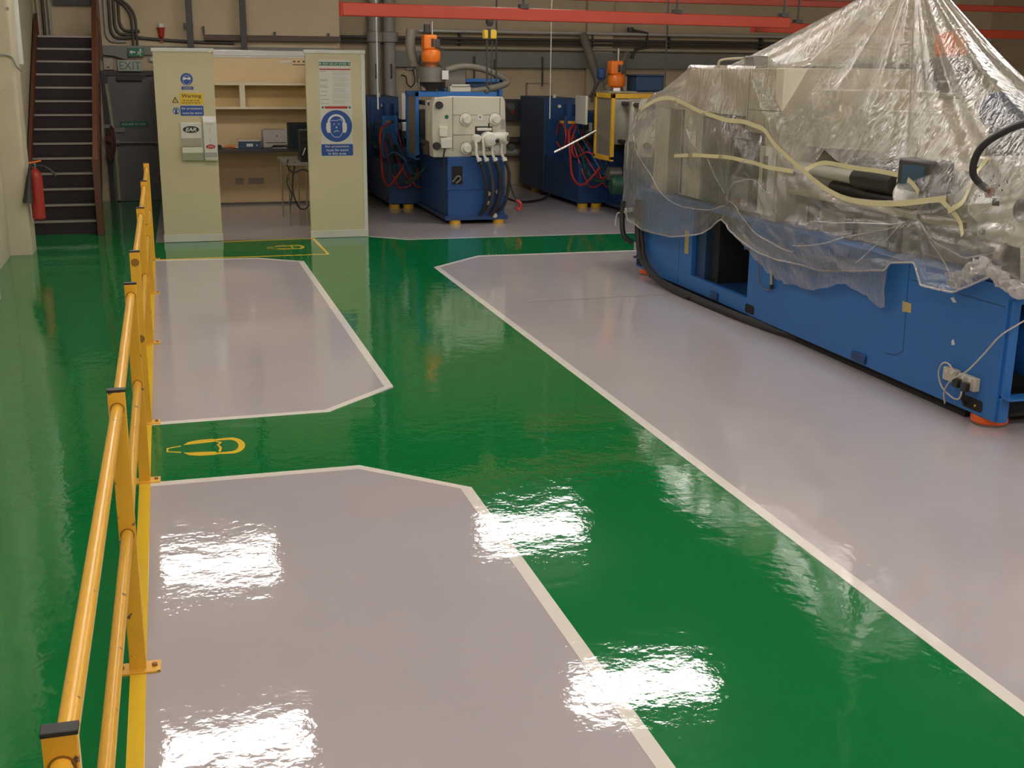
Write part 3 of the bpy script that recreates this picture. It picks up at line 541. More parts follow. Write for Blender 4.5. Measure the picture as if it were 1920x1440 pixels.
for z in (2.165, 2.06, 2.045, 1.985, 1.965, 1.91, 1.86, 1.81, 1.755): mb.box(1.98, 1.98 + random.uniform(0.06, 0.13), YF - 0.001, YF, z - 0.004, z + 0.003)
mb.build('printed_headings', SGREY, s)
box('footer_strip', SRED, s, 2.03, 2.33, YF - 0.001, YF, 1.692, 1.722)
for x in (2.005, 2.357): MB().box(x - 0.014, x + 0.014, YF - 0.001, YF, 1.694, 1.72).build('footer_corner', SGREEN, s)
s = thing('ear_defender_sign', 'large round blue ear defender sign on booth right panel', 'sign', (2.18, BY, 1.09))
CX, CZ = 2.178, 1.468
box('backing', PAPER, s, 1.97, 2.39, YF, BY - 0.001, 1.075, 1.658)
disc('disc', SBLUE, s, CX, CZ, 0.205, YF - 0.001, YF, 64)
W = MATS['sign_white']
MB().py(arcband(CX, CZ + 0.035, 0.092, 0.118, 8, 172), YF - 0.002, YF - 0.001).build('headband', W, s)
for sg in (-1, 1):
    P = [(CX + sg * x, CZ + z) for x, z in ((0.078, 0.05), (0.105, 0.055), (0.132, 0.035), (0.138, -0.03), (0.122, -0.085), (0.078, -0.085))]
    MB().py(P, YF - 0.002, YF - 0.001).build('ear_cup', W, s)
MB().py(line2([(CX - 0.078, CZ - 0.085), (CX - 0.058, CZ - 0.115), (CX - 0.03, CZ - 0.142), (CX + 0.03, CZ - 0.142), (CX + 0.058, CZ - 0.115), (CX + 0.078, CZ - 0.085)], 0.006), YF - 0.002, YF - 0.001).build('chin_line', W, s)
MB().py(line2([(CX - 0.08, CZ + 0.068), (CX - 0.04, CZ + 0.075), (CX + 0.0, CZ + 0.07), (CX + 0.05, CZ + 0.085), (CX + 0.062, CZ + 0.095), (CX + 0.068, CZ + 0.07), (CX + 0.08, CZ + 0.06)], 0.006), YF - 0.002, YF - 0.001).build('hair_line', W, s)
for x in (-0.032, 0.03): MB().py(circ(CX + x, CZ + 0.025, 0.010, 12, 0.006), YF - 0.002, YF - 0.001).build('eye', W, s)
MB().py(circ(CX, CZ - 0.015, 0.008, 12, 0.011), YF - 0.002, YF - 0.001).build('nose', W, s)
MB().py(line2([(CX - 0.036, CZ - 0.078), (CX - 0.014, CZ - 0.062), (CX + 0.014, CZ - 0.060), (CX + 0.03, CZ - 0.07)], 0.008), YF - 0.002, YF - 0.001).build('mouth', W, s)
MB().py(rrect(1.972, 2.388, 1.085, 1.235, 0.012), YF - 0.001, YF).build('caption_plate', SBLUE, s)
for b_, z, a, c in (('Ear protectors', 1.187, 2.025, 2.335), ('must be worn', 1.143, 2.035, 2.325), ('in this area', 1.098, 2.06, 2.295)): text('lettering', b_, W, s, a, c, z, z + 0.033, YF - 0.002, bold=0.008)

# ---------------------------------------------------------------- services on the back wall
yv = 22.44
def run(name, m, x0, x1, z, r, label, y=22.31, cat_='pipe', sag=0.0):
    o = MB().tube([(x0, y, z), ((x0 + x1) / 2, y, z - sag), (x1, y, z - sag * 0.5)], r, 10, 8).build(name, m); return tag(o, label, cat_)
run('steel_conduit', SCOND, 4.6, 16.9, 2.845, 0.032, 'bright steel conduit, uppermost of the long pipes on the back wall', 22.30)
run('wall_pipe', PIPED, 3.0, 16.9, 2.715, 0.028, 'dark pipe, the second long pipe below the red beam on the back wall')
run('wall_pipe', PIPED, 3.0, 16.9, 2.64, 0.024, 'dark pipe, the third long pipe below the red beam on the back wall')
run('wall_pipe', PIPEC, 5.0, 16.9, 2.55, 0.03, 'cream pipe running just above the grey wall band')
for x in (5.4, 8.0, 9.6, 11.6): tag(box('pipe_clip', DARK, None, x - 0.02, x + 0.02, 22.345, 22.48, 2.56, 2.82), 'dark upright clip across the long wall pipes, ' + {5.4: 'between the twin ducts and yellow hoist', 8.0: 'beside the forked hose', 9.6: 'left of the wrapped machine', 11.6: 'above the white housing'}[x], 'clip', 'clips on the wall pipes')
tag(box('wall_band', STEELG, None, 4.0, 16.9, 22.33, 22.48, 2.20, 2.49), 'wide grey steel band along the back wall behind the machines', 'beam')
for i, x in enumerate((3.78, 4.06)):
    t = thing('duct_column', ('grey round duct on the back wall nearest the booth', 'grey round duct on the back wall right of its twin')[i], 'duct', (x, 22.3, 1.2), 'pair of grey ducts')
    MB().cyl((x, 22.33, 1.2), (x, 22.33, 4.9), 0.11, n=24).build('pipe', PIPEG, t); MB().rev((x, 22.33, 2.62), (0, 0, 1), [(0.11, 0), (0.15, 0.02), (0.15, 0.18), (0.11, 0.2)], 24).build('collar', PIPEG, t)
    MB().tube([(x, 22.22, 2.0), (x, 22.17, 2.02), (x, 22.17, 2.22), (x, 22.22, 2.24)], 0.012, 8, 3).build('handle', DARK, t)
for i, (x, z0, z1) in enumerate(((4.62, 1.75, 2.4), (6.05, 1.3, 2.35), (5.65, 1.9, 2.4), (6.99, 1.86, 2.4), (12.9, 1.9, 2.4), (13.5, 2.0, 2.3))):
    tag(MB().tube([(x, 22.30, z0), (x, 22.30, z1)], 0.018, 8, 1).build('drop_conduit', PIPED), ('dark drop conduit on the wall behind the steel hopper', 'dark drop conduit ending in the wall switch box', 'short dark drop conduit above the first machine rear', 'dark drop conduit ending at the framed wall panel', 'dark drop conduit behind the dark bin on second machine', 'short dark drop conduit just left of the white housing')[i], 'pipe')
t = thing('wall_switch_box', 'dark switch box on the back wall right of the first machine', 'switch box', (6.42, 22.4, 1.2))
box('body', DARK, t, 6.22, 6.56, 22.28, 22.48, 1.22, 1.62, 0.01); box('switch_lever', RED, t, 6.36, 6.41, 22.25, 22.285, 1.36, 1.46)
tube('feed', PIPED, t, [(6.05, 22.3, 1.3), (6.1, 22.3, 1.25), (6.24, 22.32, 1.4)], 0.018)
t = thing('framed_wall_panel', 'plain cream panel with thin frame on the wall above second machine cabinet', 'panel', (6.97, 22.46, 1.5))
box('board', WALL, t, 6.74, 7.2, 22.45, 22.48, 1.5, 1.9)
for x0, x1, z0, z1 in ((6.72, 6.74, 1.5, 1.92), (7.2, 7.22, 1.5, 1.92), (6.72, 7.22, 1.9, 1.92)): box('frame', DSTEEL, t, x0, x1, 22.44, 22.48, z0, z1)
tag(MB().tube([(6.2, 22.3, 0.85), (6.9, 22.3, 0.85), (7.6, 22.3, 0.84)], 0.07, 12, 2).build('floor_pipe', PIPED), 'thick dark pipe low on the back wall between the two machines, upper one', 'pipe')
tag(MB().tube([(6.2, 22.32, 0.62), (6.9, 22.32, 0.62), (7.6, 22.32, 0.62)], 0.07, 12, 2).build('floor_pipe', PIPEG), 'thick grey pipe low on the back wall between the two machines, lower one', 'pipe')
t = thing('wall_socket_box', 'small grey socket with hanging cable on wall right of the twin ducts', 'socket', (4.45, 22.45, 2.1))
box('body', PIPEG, t, 4.38, 4.52, 22.42, 22.48, 2.14, 2.28, 0.006); tube('cable', BLACK, t, [(4.5, 22.4, 2.16), (4.53, 22.36, 1.95), (4.46, 22.36, 1.84), (4.38, 22.36, 1.9), (4.36, 22.36, 2.02), (4.28, 22.4, 2.05)], 0.012)
# forked flexible hose to the second machine, bracket pipe
t = thing('extraction_hose', 'brown forked extraction hose dropping to the second machine', 'hose', (7.95, 22.0, 1.65))
tube('main_hose', HOSEG, t, [(7.75, 22.2, 2.82), (7.80, 22.1, 2.6), (7.92, 22.0, 2.2), (8.0, 21.95, 1.95), (8.02, 21.95, 1.62)], 0.085, 14)
tube('branch_hose', HOSEG, t, [(8.62, 22.1, 2.5), (8.5, 22.05, 2.35), (8.25, 22.0, 2.05), (8.06, 21.96, 1.9)], 0.06, 12)
MB().rev((8.02, 21.95, 1.58), (0, 0, 1), [(0.16, 0), (0.15, 0.1), (0.11, 0.3), (0.10, 0.36)], 18).build('hood', HOSEG, t)
t = thing('stepped_pipe', 'dark stepped pipe bracket on the wall between hopper and white housing', 'pipe', (9.0, 22.2, 2.4))
MB().tube([(8.75, 22.3, 2.92), (9.1, 22.3, 2.86), (9.1, 22.3, 2.6), (8.85, 22.3, 2.55), (8.8, 22.3, 2.4)], 0.035, 10, 1).build('pipe', PIPED, t); cyl('flange', PIPED, t, (8.75, 22.3, 2.88), (8.75, 22.3, 2.97), 0.06)
# red crane beams
def crane(name, p, q, sz, label, hang):
    t = thing(name, label, 'beam', ((p[0] + q[0]) / 2, (p[1] + q[1]) / 2, p[2] - sz / 2), 'red crane beams')
    p, q = Vector(p), Vector(q)
    MB().obox(p, q, sz * 0.55, sz).build('girder', REDB, t, 0.012)
    d = (q - p).normalized(); MB().obox(p - d * 0.012, p, sz * 0.6, sz * 1.1).build('end_plate', RED, t)
    for f in hang:
        c = p.lerp(q, f); cyl('hanger', DARK, t, (c.x, c.y, c.z + sz / 2), (c.x, c.y, 4.9), 0.014, n=8); MB().obox((c.x - 0.05, c.y, c.z + sz / 2 + 0.02), (c.x + 0.05, c.y, c.z + sz / 2 + 0.02), 0.12, 0.05).build('clamp', DARK, t)
    return t
crane('crane_beam', (1.93, 13.51, 2.84), (8.05, 14.80, 2.84), 0.142, 'brick red crane beam carrying the yellow hoist, ending above the wrapped machine', (0.36, 0.71, 0.985))
crane('crane_beam', (7.7, 15.12, 2.79), (14.6, 17.7, 2.82), 0.135, 'bright red crane beam partly behind the polythene tent, joining the hoist beam', (0.12, 0.3, 0.95))
crane('crane_beam', (5.2, 17.2, 3.23), (16.5, 17.75, 3.23), 0.1, 'thin red crane beam behind and above the nearer beam', (0.3, 0.55, 0.8))
t = thing('chain_hoist', 'yellow chain hoist block hanging from the red crane beam', 'hoist', (3.70, 13.88, 1.85))
hx, hy = 3.70, 13.88
MB().rev((hx, hy, 2.70), (0, 0, 1), [(0.03, 0), (0.05, 0.05), (0.03, 0.09)], 12).build('trolley', DARK, t)
box('block', mat('hoist_yellow', (0.75, 0.5, 0.03), 0.4), t, hx - 0.075, hx + 0.075, hy - 0.05, hy + 0.05, 2.56, 2.66, 0.012); box('block_band', SBLACK, t, hx - 0.03, hx + 0.0, hy - 0.055, hy + 0.055, 2.55, 2.67); 
MB().tube([(hx - 0.03, hy, 2.56), (hx - 0.03, hy, 2.02)], 0.014, 8, 1).build('chain', DARK, t); MB().tube([(hx + 0.03, hy, 2.56), (hx + 0.02, hy, 2.05)], 0.008, 8, 1).build('pull_chain', DARK, t); MB().tube([(hx - 0.03, hy, 2.03), (hx + 0.0, hy, 1.99), (hx - 0.03, hy, 1.95), (hx - 0.06, hy, 1.98)], 0.014, 8, 5).build('hook', DARK, t)
for i, (x, y, z0, z1, m, r, lb) in enumerate(((2.57, 15.0, 1.72, 4.9, TRIMW, 0.009, 'thin white cord hanging in front of the twin grey ducts'), (4.81, 15.0, 1.6, 4.9, TRIMW, 0.007, 'thin pale cord hanging between the two background machines'), (4.06, 14.9, 2.05, 4.9, DARK, 0.011, 'black pendant cable just right of the yellow hoist'), (6.4, 15.0, 2.0, 4.9, DARK, 0.011, 'black pendant cable left of the white machine housing'))):
    tag(MB().tube([(x, y, z1), (x, y, z0)], r, 8, 1).build('hanging_cord', m), lb, 'cable')

# ================================================================ the two background moulding machines
def moulder(ox, oy, second):
    X = lambda x: ox + x
    Yy = lambda y: oy + y
    nm = 'white' if not second else 'yellow'
    t = thing('moulding_machine', 'blue moulding machine with yellow guard frame and red hoses behind the wrapped machine' if second else 'blue moulding machine with cream end plate and steel hopper beside the booth', 'machine', (X(0.7), Yy(2.5), 0), 'background moulding machines')
    B = lambda name, m, x0, x1, y0, y1, z0, z1, bev=0.006, par=None: box(name, m, par or t, X(x0), X(x1), Yy(y0), Yy(y1), z0, z1, bev)
    # bases
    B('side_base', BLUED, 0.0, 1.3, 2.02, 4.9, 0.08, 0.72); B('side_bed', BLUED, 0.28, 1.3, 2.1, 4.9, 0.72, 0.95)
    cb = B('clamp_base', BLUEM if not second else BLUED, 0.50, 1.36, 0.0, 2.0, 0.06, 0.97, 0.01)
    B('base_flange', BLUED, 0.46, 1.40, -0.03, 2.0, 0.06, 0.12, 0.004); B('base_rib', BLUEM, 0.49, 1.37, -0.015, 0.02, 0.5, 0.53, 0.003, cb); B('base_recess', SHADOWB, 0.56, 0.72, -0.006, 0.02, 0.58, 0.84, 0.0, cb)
    MB().tube([(X(0.57), Yy(-0.02), 0.62), (X(0.64), Yy(-0.05), 0.7), (X(0.69), Yy(-0.02), 0.66), (X(0.62), Yy(-0.03), 0.6)], 0.012).build('loose_wire', STEELG, cb)
    for x, y in ((0.62, 0.06), (1.28, 0.06), (0.1, 2.1), (0.32, 2.06), (0.1, 4.7), (1.2, 4.7)):
        lab(MB().cyl((X(x), Yy(y), 0.0), (X(x), Yy(y), 0.07), 0.085, n=20).build('machine_foot', YELP, t), 'yellow round machine foot')
    # control cabinet and column at the back left
    c = B('cabinet', BLUEN, -0.02, 0.55, 3.9, 5.4, 0.1, 1.70, 0.008); B('cabinet_door', BLUED, 0.03, 0.52, 3.885, 3.9, 0.15, 1.66, 0.004, c); B('cabinet_handle', DSTEEL, 0.44, 0.47, 3.86, 3.886, 0.9, 1.02, 0.003, c)
    MB().cyl((X(0.25), Yy(3.86), 1.56), (X(0.25), Yy(3.89), 1.56), 0.03).build('indicator', SWHITE, c)
    MB().cyl((X(0.2), Yy(4.0), 1.70), (X(0.2), Yy(4.0), 1.76), 0.03).build('beacon_cap', SWHITE, c)
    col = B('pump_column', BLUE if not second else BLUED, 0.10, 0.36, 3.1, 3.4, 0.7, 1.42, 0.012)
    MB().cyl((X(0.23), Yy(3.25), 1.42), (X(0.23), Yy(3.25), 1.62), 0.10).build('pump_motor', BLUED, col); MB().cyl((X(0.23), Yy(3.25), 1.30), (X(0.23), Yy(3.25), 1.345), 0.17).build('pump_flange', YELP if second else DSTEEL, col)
    B('valve_block', DSTEEL, 0.42, 0.58, 2.9, 3.1, 1.05, 1.28, 0.01)
    # dangling hoses
    for i in range(9):
        a = 0.05 + 0.07 * i; zz = 1.25 - 0.05 * (i % 3); lo = 0.35 + 0.07 * (i * 5 % 4)
        m = (HOSER, HOSEGR, HOSER, HOSEB, HOSER, HOSEGR, BLACK, HOSER, HOSEB)[i]
        MB().tube([(X(a), Yy(2.95), zz), (X(a - 0.05), Yy(2.4), zz - 0.2), (X(a + 0.02), Yy(1.93), lo + 0.15), (X(a + 0.12), Yy(1.9), lo), (X(a + 0.3), Yy(1.9), lo + 0.06), (X(a + 0.42), Yy(1.95), lo + 0.3)], 0.014, 8, 8).build('hose', m, t)
    hm = (HOSER, HOSER, HOSER, HOSEGR) if second else (HOSEGR, HOSER, HOSEB, HOSEGR)
    L3 = lambda P: [(X(x), Yy(y), z) for x, y, z in P]
    MB().tube(L3([(-0.06, 2.8 + 0.26 * math.cos(a * 0.63), 1.12 + 0.2 * math.sin(a * 0.63)) for a in range(10)]), 0.016, 8, 6).build('hose', hm[0], t)
    MB().tube(L3([(0.12, 2.6, 1.32), (-0.05, 2.42, 1.2), (-0.07, 2.28, 0.85), (-0.07, 2.15, 0.52), (-0.06, 1.85, 0.40), (-0.03, 1.55, 0.46), (0.1, 1.3, 0.72)]), 0.02, 8, 8).build('hose', hm[1], t)
    MB().tube(L3([(0.1, 2.5, 1.28), (-0.04, 2.3, 1.05), (-0.05, 2.1, 0.82), (0.05, 1.75, 0.92), (0.2, 1.5, 0.80)]), 0.014, 8, 8).build('hose', hm[2], t)
    MB().tube(L3([(0.1, 2.1, 0.98), (0.0, 1.7, 0.62), (0.15, 1.3, 0.5), (0.4, 1.0, 0.75)]), 0.016, 8, 8).build('hose', hm[3], t)
    if second: B('fixed_plate', CREAM, 0.14, 1.3, 1.12, 1.28, 1.08, 1.76, 0.008)
    # rear column guard: tall pale post and tinted side guard
    B('white_post', WHITEM, 0.34, 0.40, 2.6, 2.9, 1.38, 1.80, 0.006) if not second else B('white_guard', WHITEM, 0.06, 0.10, 1.95, 2.45, 1.34, 1.79, 0.006)
    B('post_switch', WHITEM, 0.33, 0.40, 2.55, 2.62, 1.20, 1.34, 0.006); B('switch_body', DARK, 0.26, 0.33, 2.52, 2.6, 1.22, 1.33, 0.005)
    fm = YELP if second else BLUE
    g0 = 0.67 if second else 0.98
    # guard frame (left face + top bar)
    gx = 0.03 if second else 0.24
    g = B('guard_frame', fm, gx, gx + 0.05, g0, g0 + 0.06, 0.88, 1.86, 0.004)
    B('guard_bar', fm, gx, gx + 0.05, g0 + 0.72, g0 + 0.78, 0.88, 1.86, 0.004, g); B('guard_bar', fm, gx, gx + 0.05, g0, g0 + 0.78, 0.86, 0.93, 0.004, g); B('guard_bar', fm, gx, gx + 0.05, g0, g0 + 0.78, 1.79, 1.86, 0.004, g)
    B('guard_pane', GUARD, gx + 0.02, gx + 0.03, g0 + 0.06, g0 + 0.72, 0.92, 1.80, 0.0, g)
    B('top_bar', fm, gx, 1.5, g0, g0 + 0.07, 1.79, 1.86, 0.004)
    if not second:
        B('top_bar', fm, gx, 1.45, g0 + 0.75, g0 + 0.82, 1.79, 1.86, 0.004)
        B('rear_frame', BLUE, 1.0, 1.06, 2.4, 2.46, 0.9, 2.02, 0.004); B('rear_frame', BLUE, 1.92, 1.98, 2.4, 2.46, 0.9, 2.02, 0.004); B('rear_frame', BLUE, 1.0, 1.98, 2.4, 2.46, 1.98, 2.04, 0.004); B('rear_box', BLUEN, 1.06, 1.92, 2.44, 3.2, 1.6, 1.98, 0.01)
        B('bed_box', BLUEN, 1.3, 1.95, 2.4, 4.6, 0.08, 1.4, 0.01)
    # platens, tie bars
    B('moving_plate', CREAM, 0.345, 1.34, 0.62, 0.80, 1.12, 1.74, 0.01)
    yp = 0.05
    P = [(0.30, 0.965), (0.86, 0.965), (0.90, 1.0), (1.30, 1.0), (1.36, 0.98), (1.40, 1.02), (1.37, 1.76), (1.33, 1.815), (0.60, 1.82), (0.34, 1.80), (0.30, 1.72), (0.285, 1.3)]
    pl = MB().py([(X(x), z) for x, z in P], Yy(yp), Yy(yp + 0.24)).build('end_plate', CREAM, t, 0.012)
    dk = SBLACK
    for x0, x1, z0, z1 in ((0.588, 0.594, 1.05, 1.81), (1.29, 1.296, 1.5, 1.81), (0.60, 1.29, 1.56, 1.564), (0.60, 0.95, 1.278, 1.284)): B('panel_joint', dk, x0, x1, yp - 0.003, yp + 0.001, z0, z1, 0.0, pl)
    for x, z in ((0.78, 1.50), (1.22, 1.50), (0.79, 1.09), (1.22, 1.09)):
        MB().rev((X(x), Yy(yp), z), (0, -1, 0), [(0.088, 0), (0.088, 0.012), (0.06, 0.012), (0.055, 0.10), (0.05, 0.11)], 24).build('tie_bar_nut', WHITEM, pl); MB().rev((X(x), Yy(yp), z), (0, -1, 0), [(0.094, 0), (0.094, 0.006)], 24).build('nut_ring', DSTEEL, pl)
    for x, z in ((0.38, 1.70), (0.34, 1.13), (1.44, 1.68), (1.45, 1.1)):
        MB().cyl((X(x), Yy(yp - 0.06), z), (X(x), Yy(yp + 1.3), z), 0.035).build('tie_bar', DARK, t); MB().cyl((X(x), Yy(yp - 0.02), z), (X(x), Yy(yp - 0.09), z), 0.055, n=8).build('tie_bar_end', BLACK, t)
    B('hatch', SBLACK, 0.92, 1.18, yp - 0.004, yp, 1.18, 1.40, 0.0, pl); B('hatch_rim', WHITEM, 0.94, 1.16, yp - 0.05, yp - 0.004, 1.34, 1.38, 0.006, pl); B('label_plate', SWHITE, 0.955, 1.035, yp - 0.005, yp, 1.49, 1.57, 0.0, pl); B('label_dot', SBLACK, 0.985, 1.005, yp - 0.007, yp - 0.004, 1.52, 1.54, 0.0, pl); B('rating_plate', PIPEG, 1.305, 1.37, yp - 0.004, yp, 1.36, 1.50, 0.0, pl)
    MB().py(circ(X(0.50), 1.535, 0.028, 20), Yy(yp - 0.005), Yy(yp)).build('badge', SGREEN, pl)
    # central cylinder assembly
    MB().rev((X(1.10), Yy(yp), 1.22), (0, -1, 0), [(0.11, 0), (0.11, 0.14), (0.085, 0.16), (0.085, 0.24), (0.04, 0.26)], 24).build('core_cylinder', WHITEM, pl)
    MB().rev((X(0.93), Yy(yp), 1.23), (0, -1, 0), [(0.06, 0), (0.06, 0.12), (0.04, 0.16)], 18).build('core_valve', WHITEM, pl)
    MB().cyl((X(1.15), Yy(yp - 0.22), 1.21), (X(1.22), Yy(yp - 0.24), 1.21), 0.03).build('gland', SBLACK, pl); MB().cyl((X(1.10), Yy(yp - 0.1), 1.38), (X(1.10), Yy(yp - 0.1), 1.45), 0.012).build('lever', SBLACK, pl)
    MB().rev((X(1.26), Yy(yp - 0.1), 1.24), (0.75, -0.6, 0), [(0.075, -0.1), (0.085, 0.0), (0.085, 0.12), (0.07, 0.13)], 20).build('side_cylinder', WHITEM, pl); MB().rev((X(1.26), Yy(yp - 0.1), 1.24), (0.75, -0.6, 0), [(0.045, 0.125), (0.045, 0.14)], 20).build('cylinder_end', DSTEEL, pl)
    B('terminal_box', WHITEM, 0.40, 0.56, yp - 0.08, yp, 1.10, 1.24, 0.008, pl); B('terminal_box', WHITEM, 0.385, 0.50, yp - 0.06, yp, 1.26, 1.40, 0.008, pl); MB().tube([(X(0.46), Yy(yp - 0.07), 1.1), (X(0.44), Yy(yp - 0.06), 0.98), (X(0.45), Yy(yp - 0.05), 0.8)], 0.012).build('wire', SBLACK, pl)
    MB().cyl((X(0.85), Yy(yp - 0.07), 1.02), (X(1.32), Yy(yp - 0.07), 1.02), 0.035).build('manifold', CREAM, pl)
    # hydraulic hoses: white unions then dark hose down the front
    for i, x in enumerate((0.90, 1.01, 1.14, 1.28)):
        MB().tube([(X(x - 0.01), Yy(yp - 0.12), 1.26), (X(x), Yy(yp - 0.16), 1.12), (X(x), Yy(yp - 0.16), 1.02), (X(x + 0.04), Yy(yp - 0.18), 0.93)], 0.02, 10, 6).build('white_union', WHITEM, t); MB().cyl((X(x + 0.03), Yy(yp - 0.175), 0.96), (X(x + 0.045), Yy(yp - 0.185), 0.915), 0.036, n=8).build('union_nut', WHITEM, t)
        e = 0.13 + 0.04 * (i % 2)
        MB().tube([(X(x + 0.045), Yy(yp - 0.185), 0.92), (X(x + 0.10), Yy(yp - 0.2), 0.75), (X(x + 0.15 - 0.02 * i), Yy(yp - 0.19), 0.5), (X(x + 0.14 - 0.03 * i), Yy(yp - 0.16), 0.3), (X(x + 0.08 - 0.04 * i), Yy(yp - 0.1), e)], 0.024 if i != 2 else 0.036, 10, 8).build('hydraulic_hose', BLACK if i != 1 else DARK, t)
    for x, z in ((1.10, 0.44), (1.25, 0.46), (1.11, 0.30), (1.2, 0.03 + 0.09)): MB().cyl((X(x), Yy(0.0), z), (X(x), Yy(-0.06), z), 0.035, n=8).build('hose_fitting', CREAM, cb)
    # hopper with loader
    hx, hy = X(0.56), Yy(1.35 if not second else 2.0); zb = 1.86
    if not second:
        MB().rev((hx, hy, zb), (0, 0, 1), [(0.07, 0), (0.09, 0.04), (0.21, 0.13), (0.23, 0.14), (0.23, 0.345), (0.215, 0.36)], 28).build('hopper', DSTEEL, t)
        for k in (-1, 1): MB().cyl((hx + k * 0.2, hy - 0.1, zb - 0.03), (hx + k * 0.21, hy - 0.1, zb + 0.2), 0.012, n=8).build('hopper_leg', DSTEEL, t)
        box('hopper_label', SWHITE, t, hx + 0.12, hx + 0.22, hy - 0.225, hy - 0.21, zb + 0.18, zb + 0.31)
        zb2 = zb + 0.36; MB().rev((hx - 0.01, hy, zb2), (0, 0, 1), [(0.2, 0), (0.12, 0.05), (0.10, 0.06)], 24).build('hopper_lid', STEEL, t)
        hx -= 0.0
    else:
        zb2 = 1.87; B('hopper_plate', PIPEC, 0.38, 0.85, 1.75, 2.25, 1.84, 1.87, 0.004); MB().rev((hx + 0.04, hy, 1.87), (0, 0, 1), [(0.11, 0), (0.10, 0.05)], 20).build('hopper_neck', STEEL, t); hx += 0.03
        B('hopper_column', DARK, 0.45, 0.75, 1.85, 2.15, 0.9, 1.84); B('material_bin', BLUEN, 0.84, 1.32, 1.75, 2.2, 1.86, 2.12, 0.03); B('bin_rim', BLUEN, 0.82, 1.34, 1.73, 2.22, 2.10, 2.13, 0.01)
    MB().rev((hx, hy, zb2 + 0.05), (0, 0, 1), [(0.09, 0), (0.13, 0.03), (0.145, 0.08), (0.145, 0.16), (0.12, 0.2), (0.06, 0.21)], 24).build('loader_drum', ORANGE, t)
    MB().box(hx - 0.13, hx + 0.08, hy - 0.11, hy + 0.11, zb2 + 0.25, zb2 + 0.47).build('loader_head', ORANGE, t, 0.03, 3); MB().box(hx + 0.03, hx + 0.12, hy - 0.12, hy + 0.10, zb2 + 0.27, zb2 + 0.41).build('loader_motor', DARK, t, 0.015); box('loader_sticker', SBLACK, t, hx - 0.02, hx + 0.025, hy - 0.114, hy - 0.109, zb2 + 0.29, zb2 + 0.41)
    MB().cyl((hx, hy, zb2 + 0.2), (hx, hy, zb2 + 0.26), 0.07).build('loader_neck', DARK, t); MB().cyl((hx + 0.02, hy, zb2 + 0.46), (hx + 0.02, hy, zb2 + 0.66), 0.018, n=10).build('suction_pipe', STEEL, t)
    if not second:
        MB().tube([(hx - 0.05, hy + 0.05, zb2 + 0.62), (hx - 0.05, hy + 0.05, zb2 + 0.50)], 0.05, 10, 1).build('suction_bracket', DARK, t)
        MB().tube([(hx - 0.26, hy + 0.2, zb2 + 0.55), (hx - 0.28, hy + 0.2, zb2 + 0.3), (hx - 0.22, hy + 0.2, zb2 + 0.02)], 0.075, 12, 6).build('standing_pipe', HOSEG, t)
        MB().tube([(hx + 0.2, hy, zb + 0.30), (hx + 0.5, hy + 0.05, zb + 0.37), (hx + 0.85, hy + 0.1, zb + 0.33), (hx + 1.2, hy + 0.2, zb + 0.2), (hx + 1.25, hy + 0.2, zb + 0.12), (hx + 1.0, hy + 0.1, zb + 0.05), (hx + 0.6, hy, zb + 0.0), (hx + 0.3, hy, zb + 0.02)], 0.05, 12, 8).build('feed_hose', HOSEG, t)
        B('sleeve_unit', DSTEEL, 0.85, 1.2, 1.7, 1.9, 1.90, 2.2, 0.02); B('name_strip', SWHITE, 0.80, 1.08, 1.0, 1.02, 1.95, 1.97, 0.0); B('sleeve_plate', CREAM, 0.78, 1.10, 1.02, 1.2, 1.86, 1.94, 0.01)
    else:
        MB().rev((hx - 0.26, hy, zb2 + 0.18), (0, 0, 1), [(0.05, 0), (0.075, 0.03), (0.075, 0.15), (0.05, 0.18)], 16).build('vacuum_valve', BLUED, t)
        MB().tube([(hx - 0.26, hy, zb2 + 0.2), (hx - 0.35, hy, zb2 + 0.05), (hx - 0.45, hy, zb2 - 0.1)], 0.02).build('valve_hose', BLACK, t)
        MB().tube([(X(0.08), Yy(1.4), 1.29), (X(-0.5), Yy(1.45), 1.0), (X(-0.62), Yy(1.45), 0.95)], 0.02, 10, 1).build('chrome_rod', CHROME, t)
        MB().tube([(X(0.02), Yy(2.9), 0.5), (X(0.06), Yy(2.3), 0.32)], 0.018, 8, 1).build('yellow_strut', YELP, t)
        MB().rev((X(0.35), Yy(0.7), 0.5), (-1, 0, 0), [(0.14, 0), (0.14, 0.25), (0.1, 0.3)], 20).build('drive_motor', HOSEGR, t); MB().rev((X(0.28), Yy(0.9), 0.66), (-1, 0, 0), [(0.1, 0), (0.1, 0.2)], 20).build('drive_pulley', DSTEEL, t)
    # dark mould space and toggle behind the end plate
    B('mould_block', DARK, 0.37, 1.25, 0.40, 0.95, 0.98, 1.13, 0.02); MB().rev((X(0.36), Yy(0.45), 0.98), (0, 0, 1), [(0.12, 0), (0.13, 0.1), (0.07, 0.16)], 16).build('mould_fitting', DARK, t); B('toggle_block', DARK, 0.40, 1.2, 1.5, 2.2, 0.97, 1.55, 0.02); B('nozzle_carriage', BLUEN, 0.5, 1.2, 2.3, 3.8, 0.96, 1.5, 0.03)
    return t
moulder(3.40, 16.95, False)
moulder(6.45, 16.48, True)
t = thing('red_clip_hook', 'small red hook lying on the floor right of the first machine', 'hook', (4.9, 16.7, 0.2))
MB().tube([(4.80, 16.85, 0.62), (4.86, 16.8, 0.42), (4.9, 16.75, 0.36)], 0.016).build('cord', BLACK, t); MB().tube([(4.88, 16.76, 0.36), (4.95, 16.75, 0.3), (4.93, 16.75, 0.22), (4.88, 16.75, 0.25)], 0.025).build('hook', RED, t)
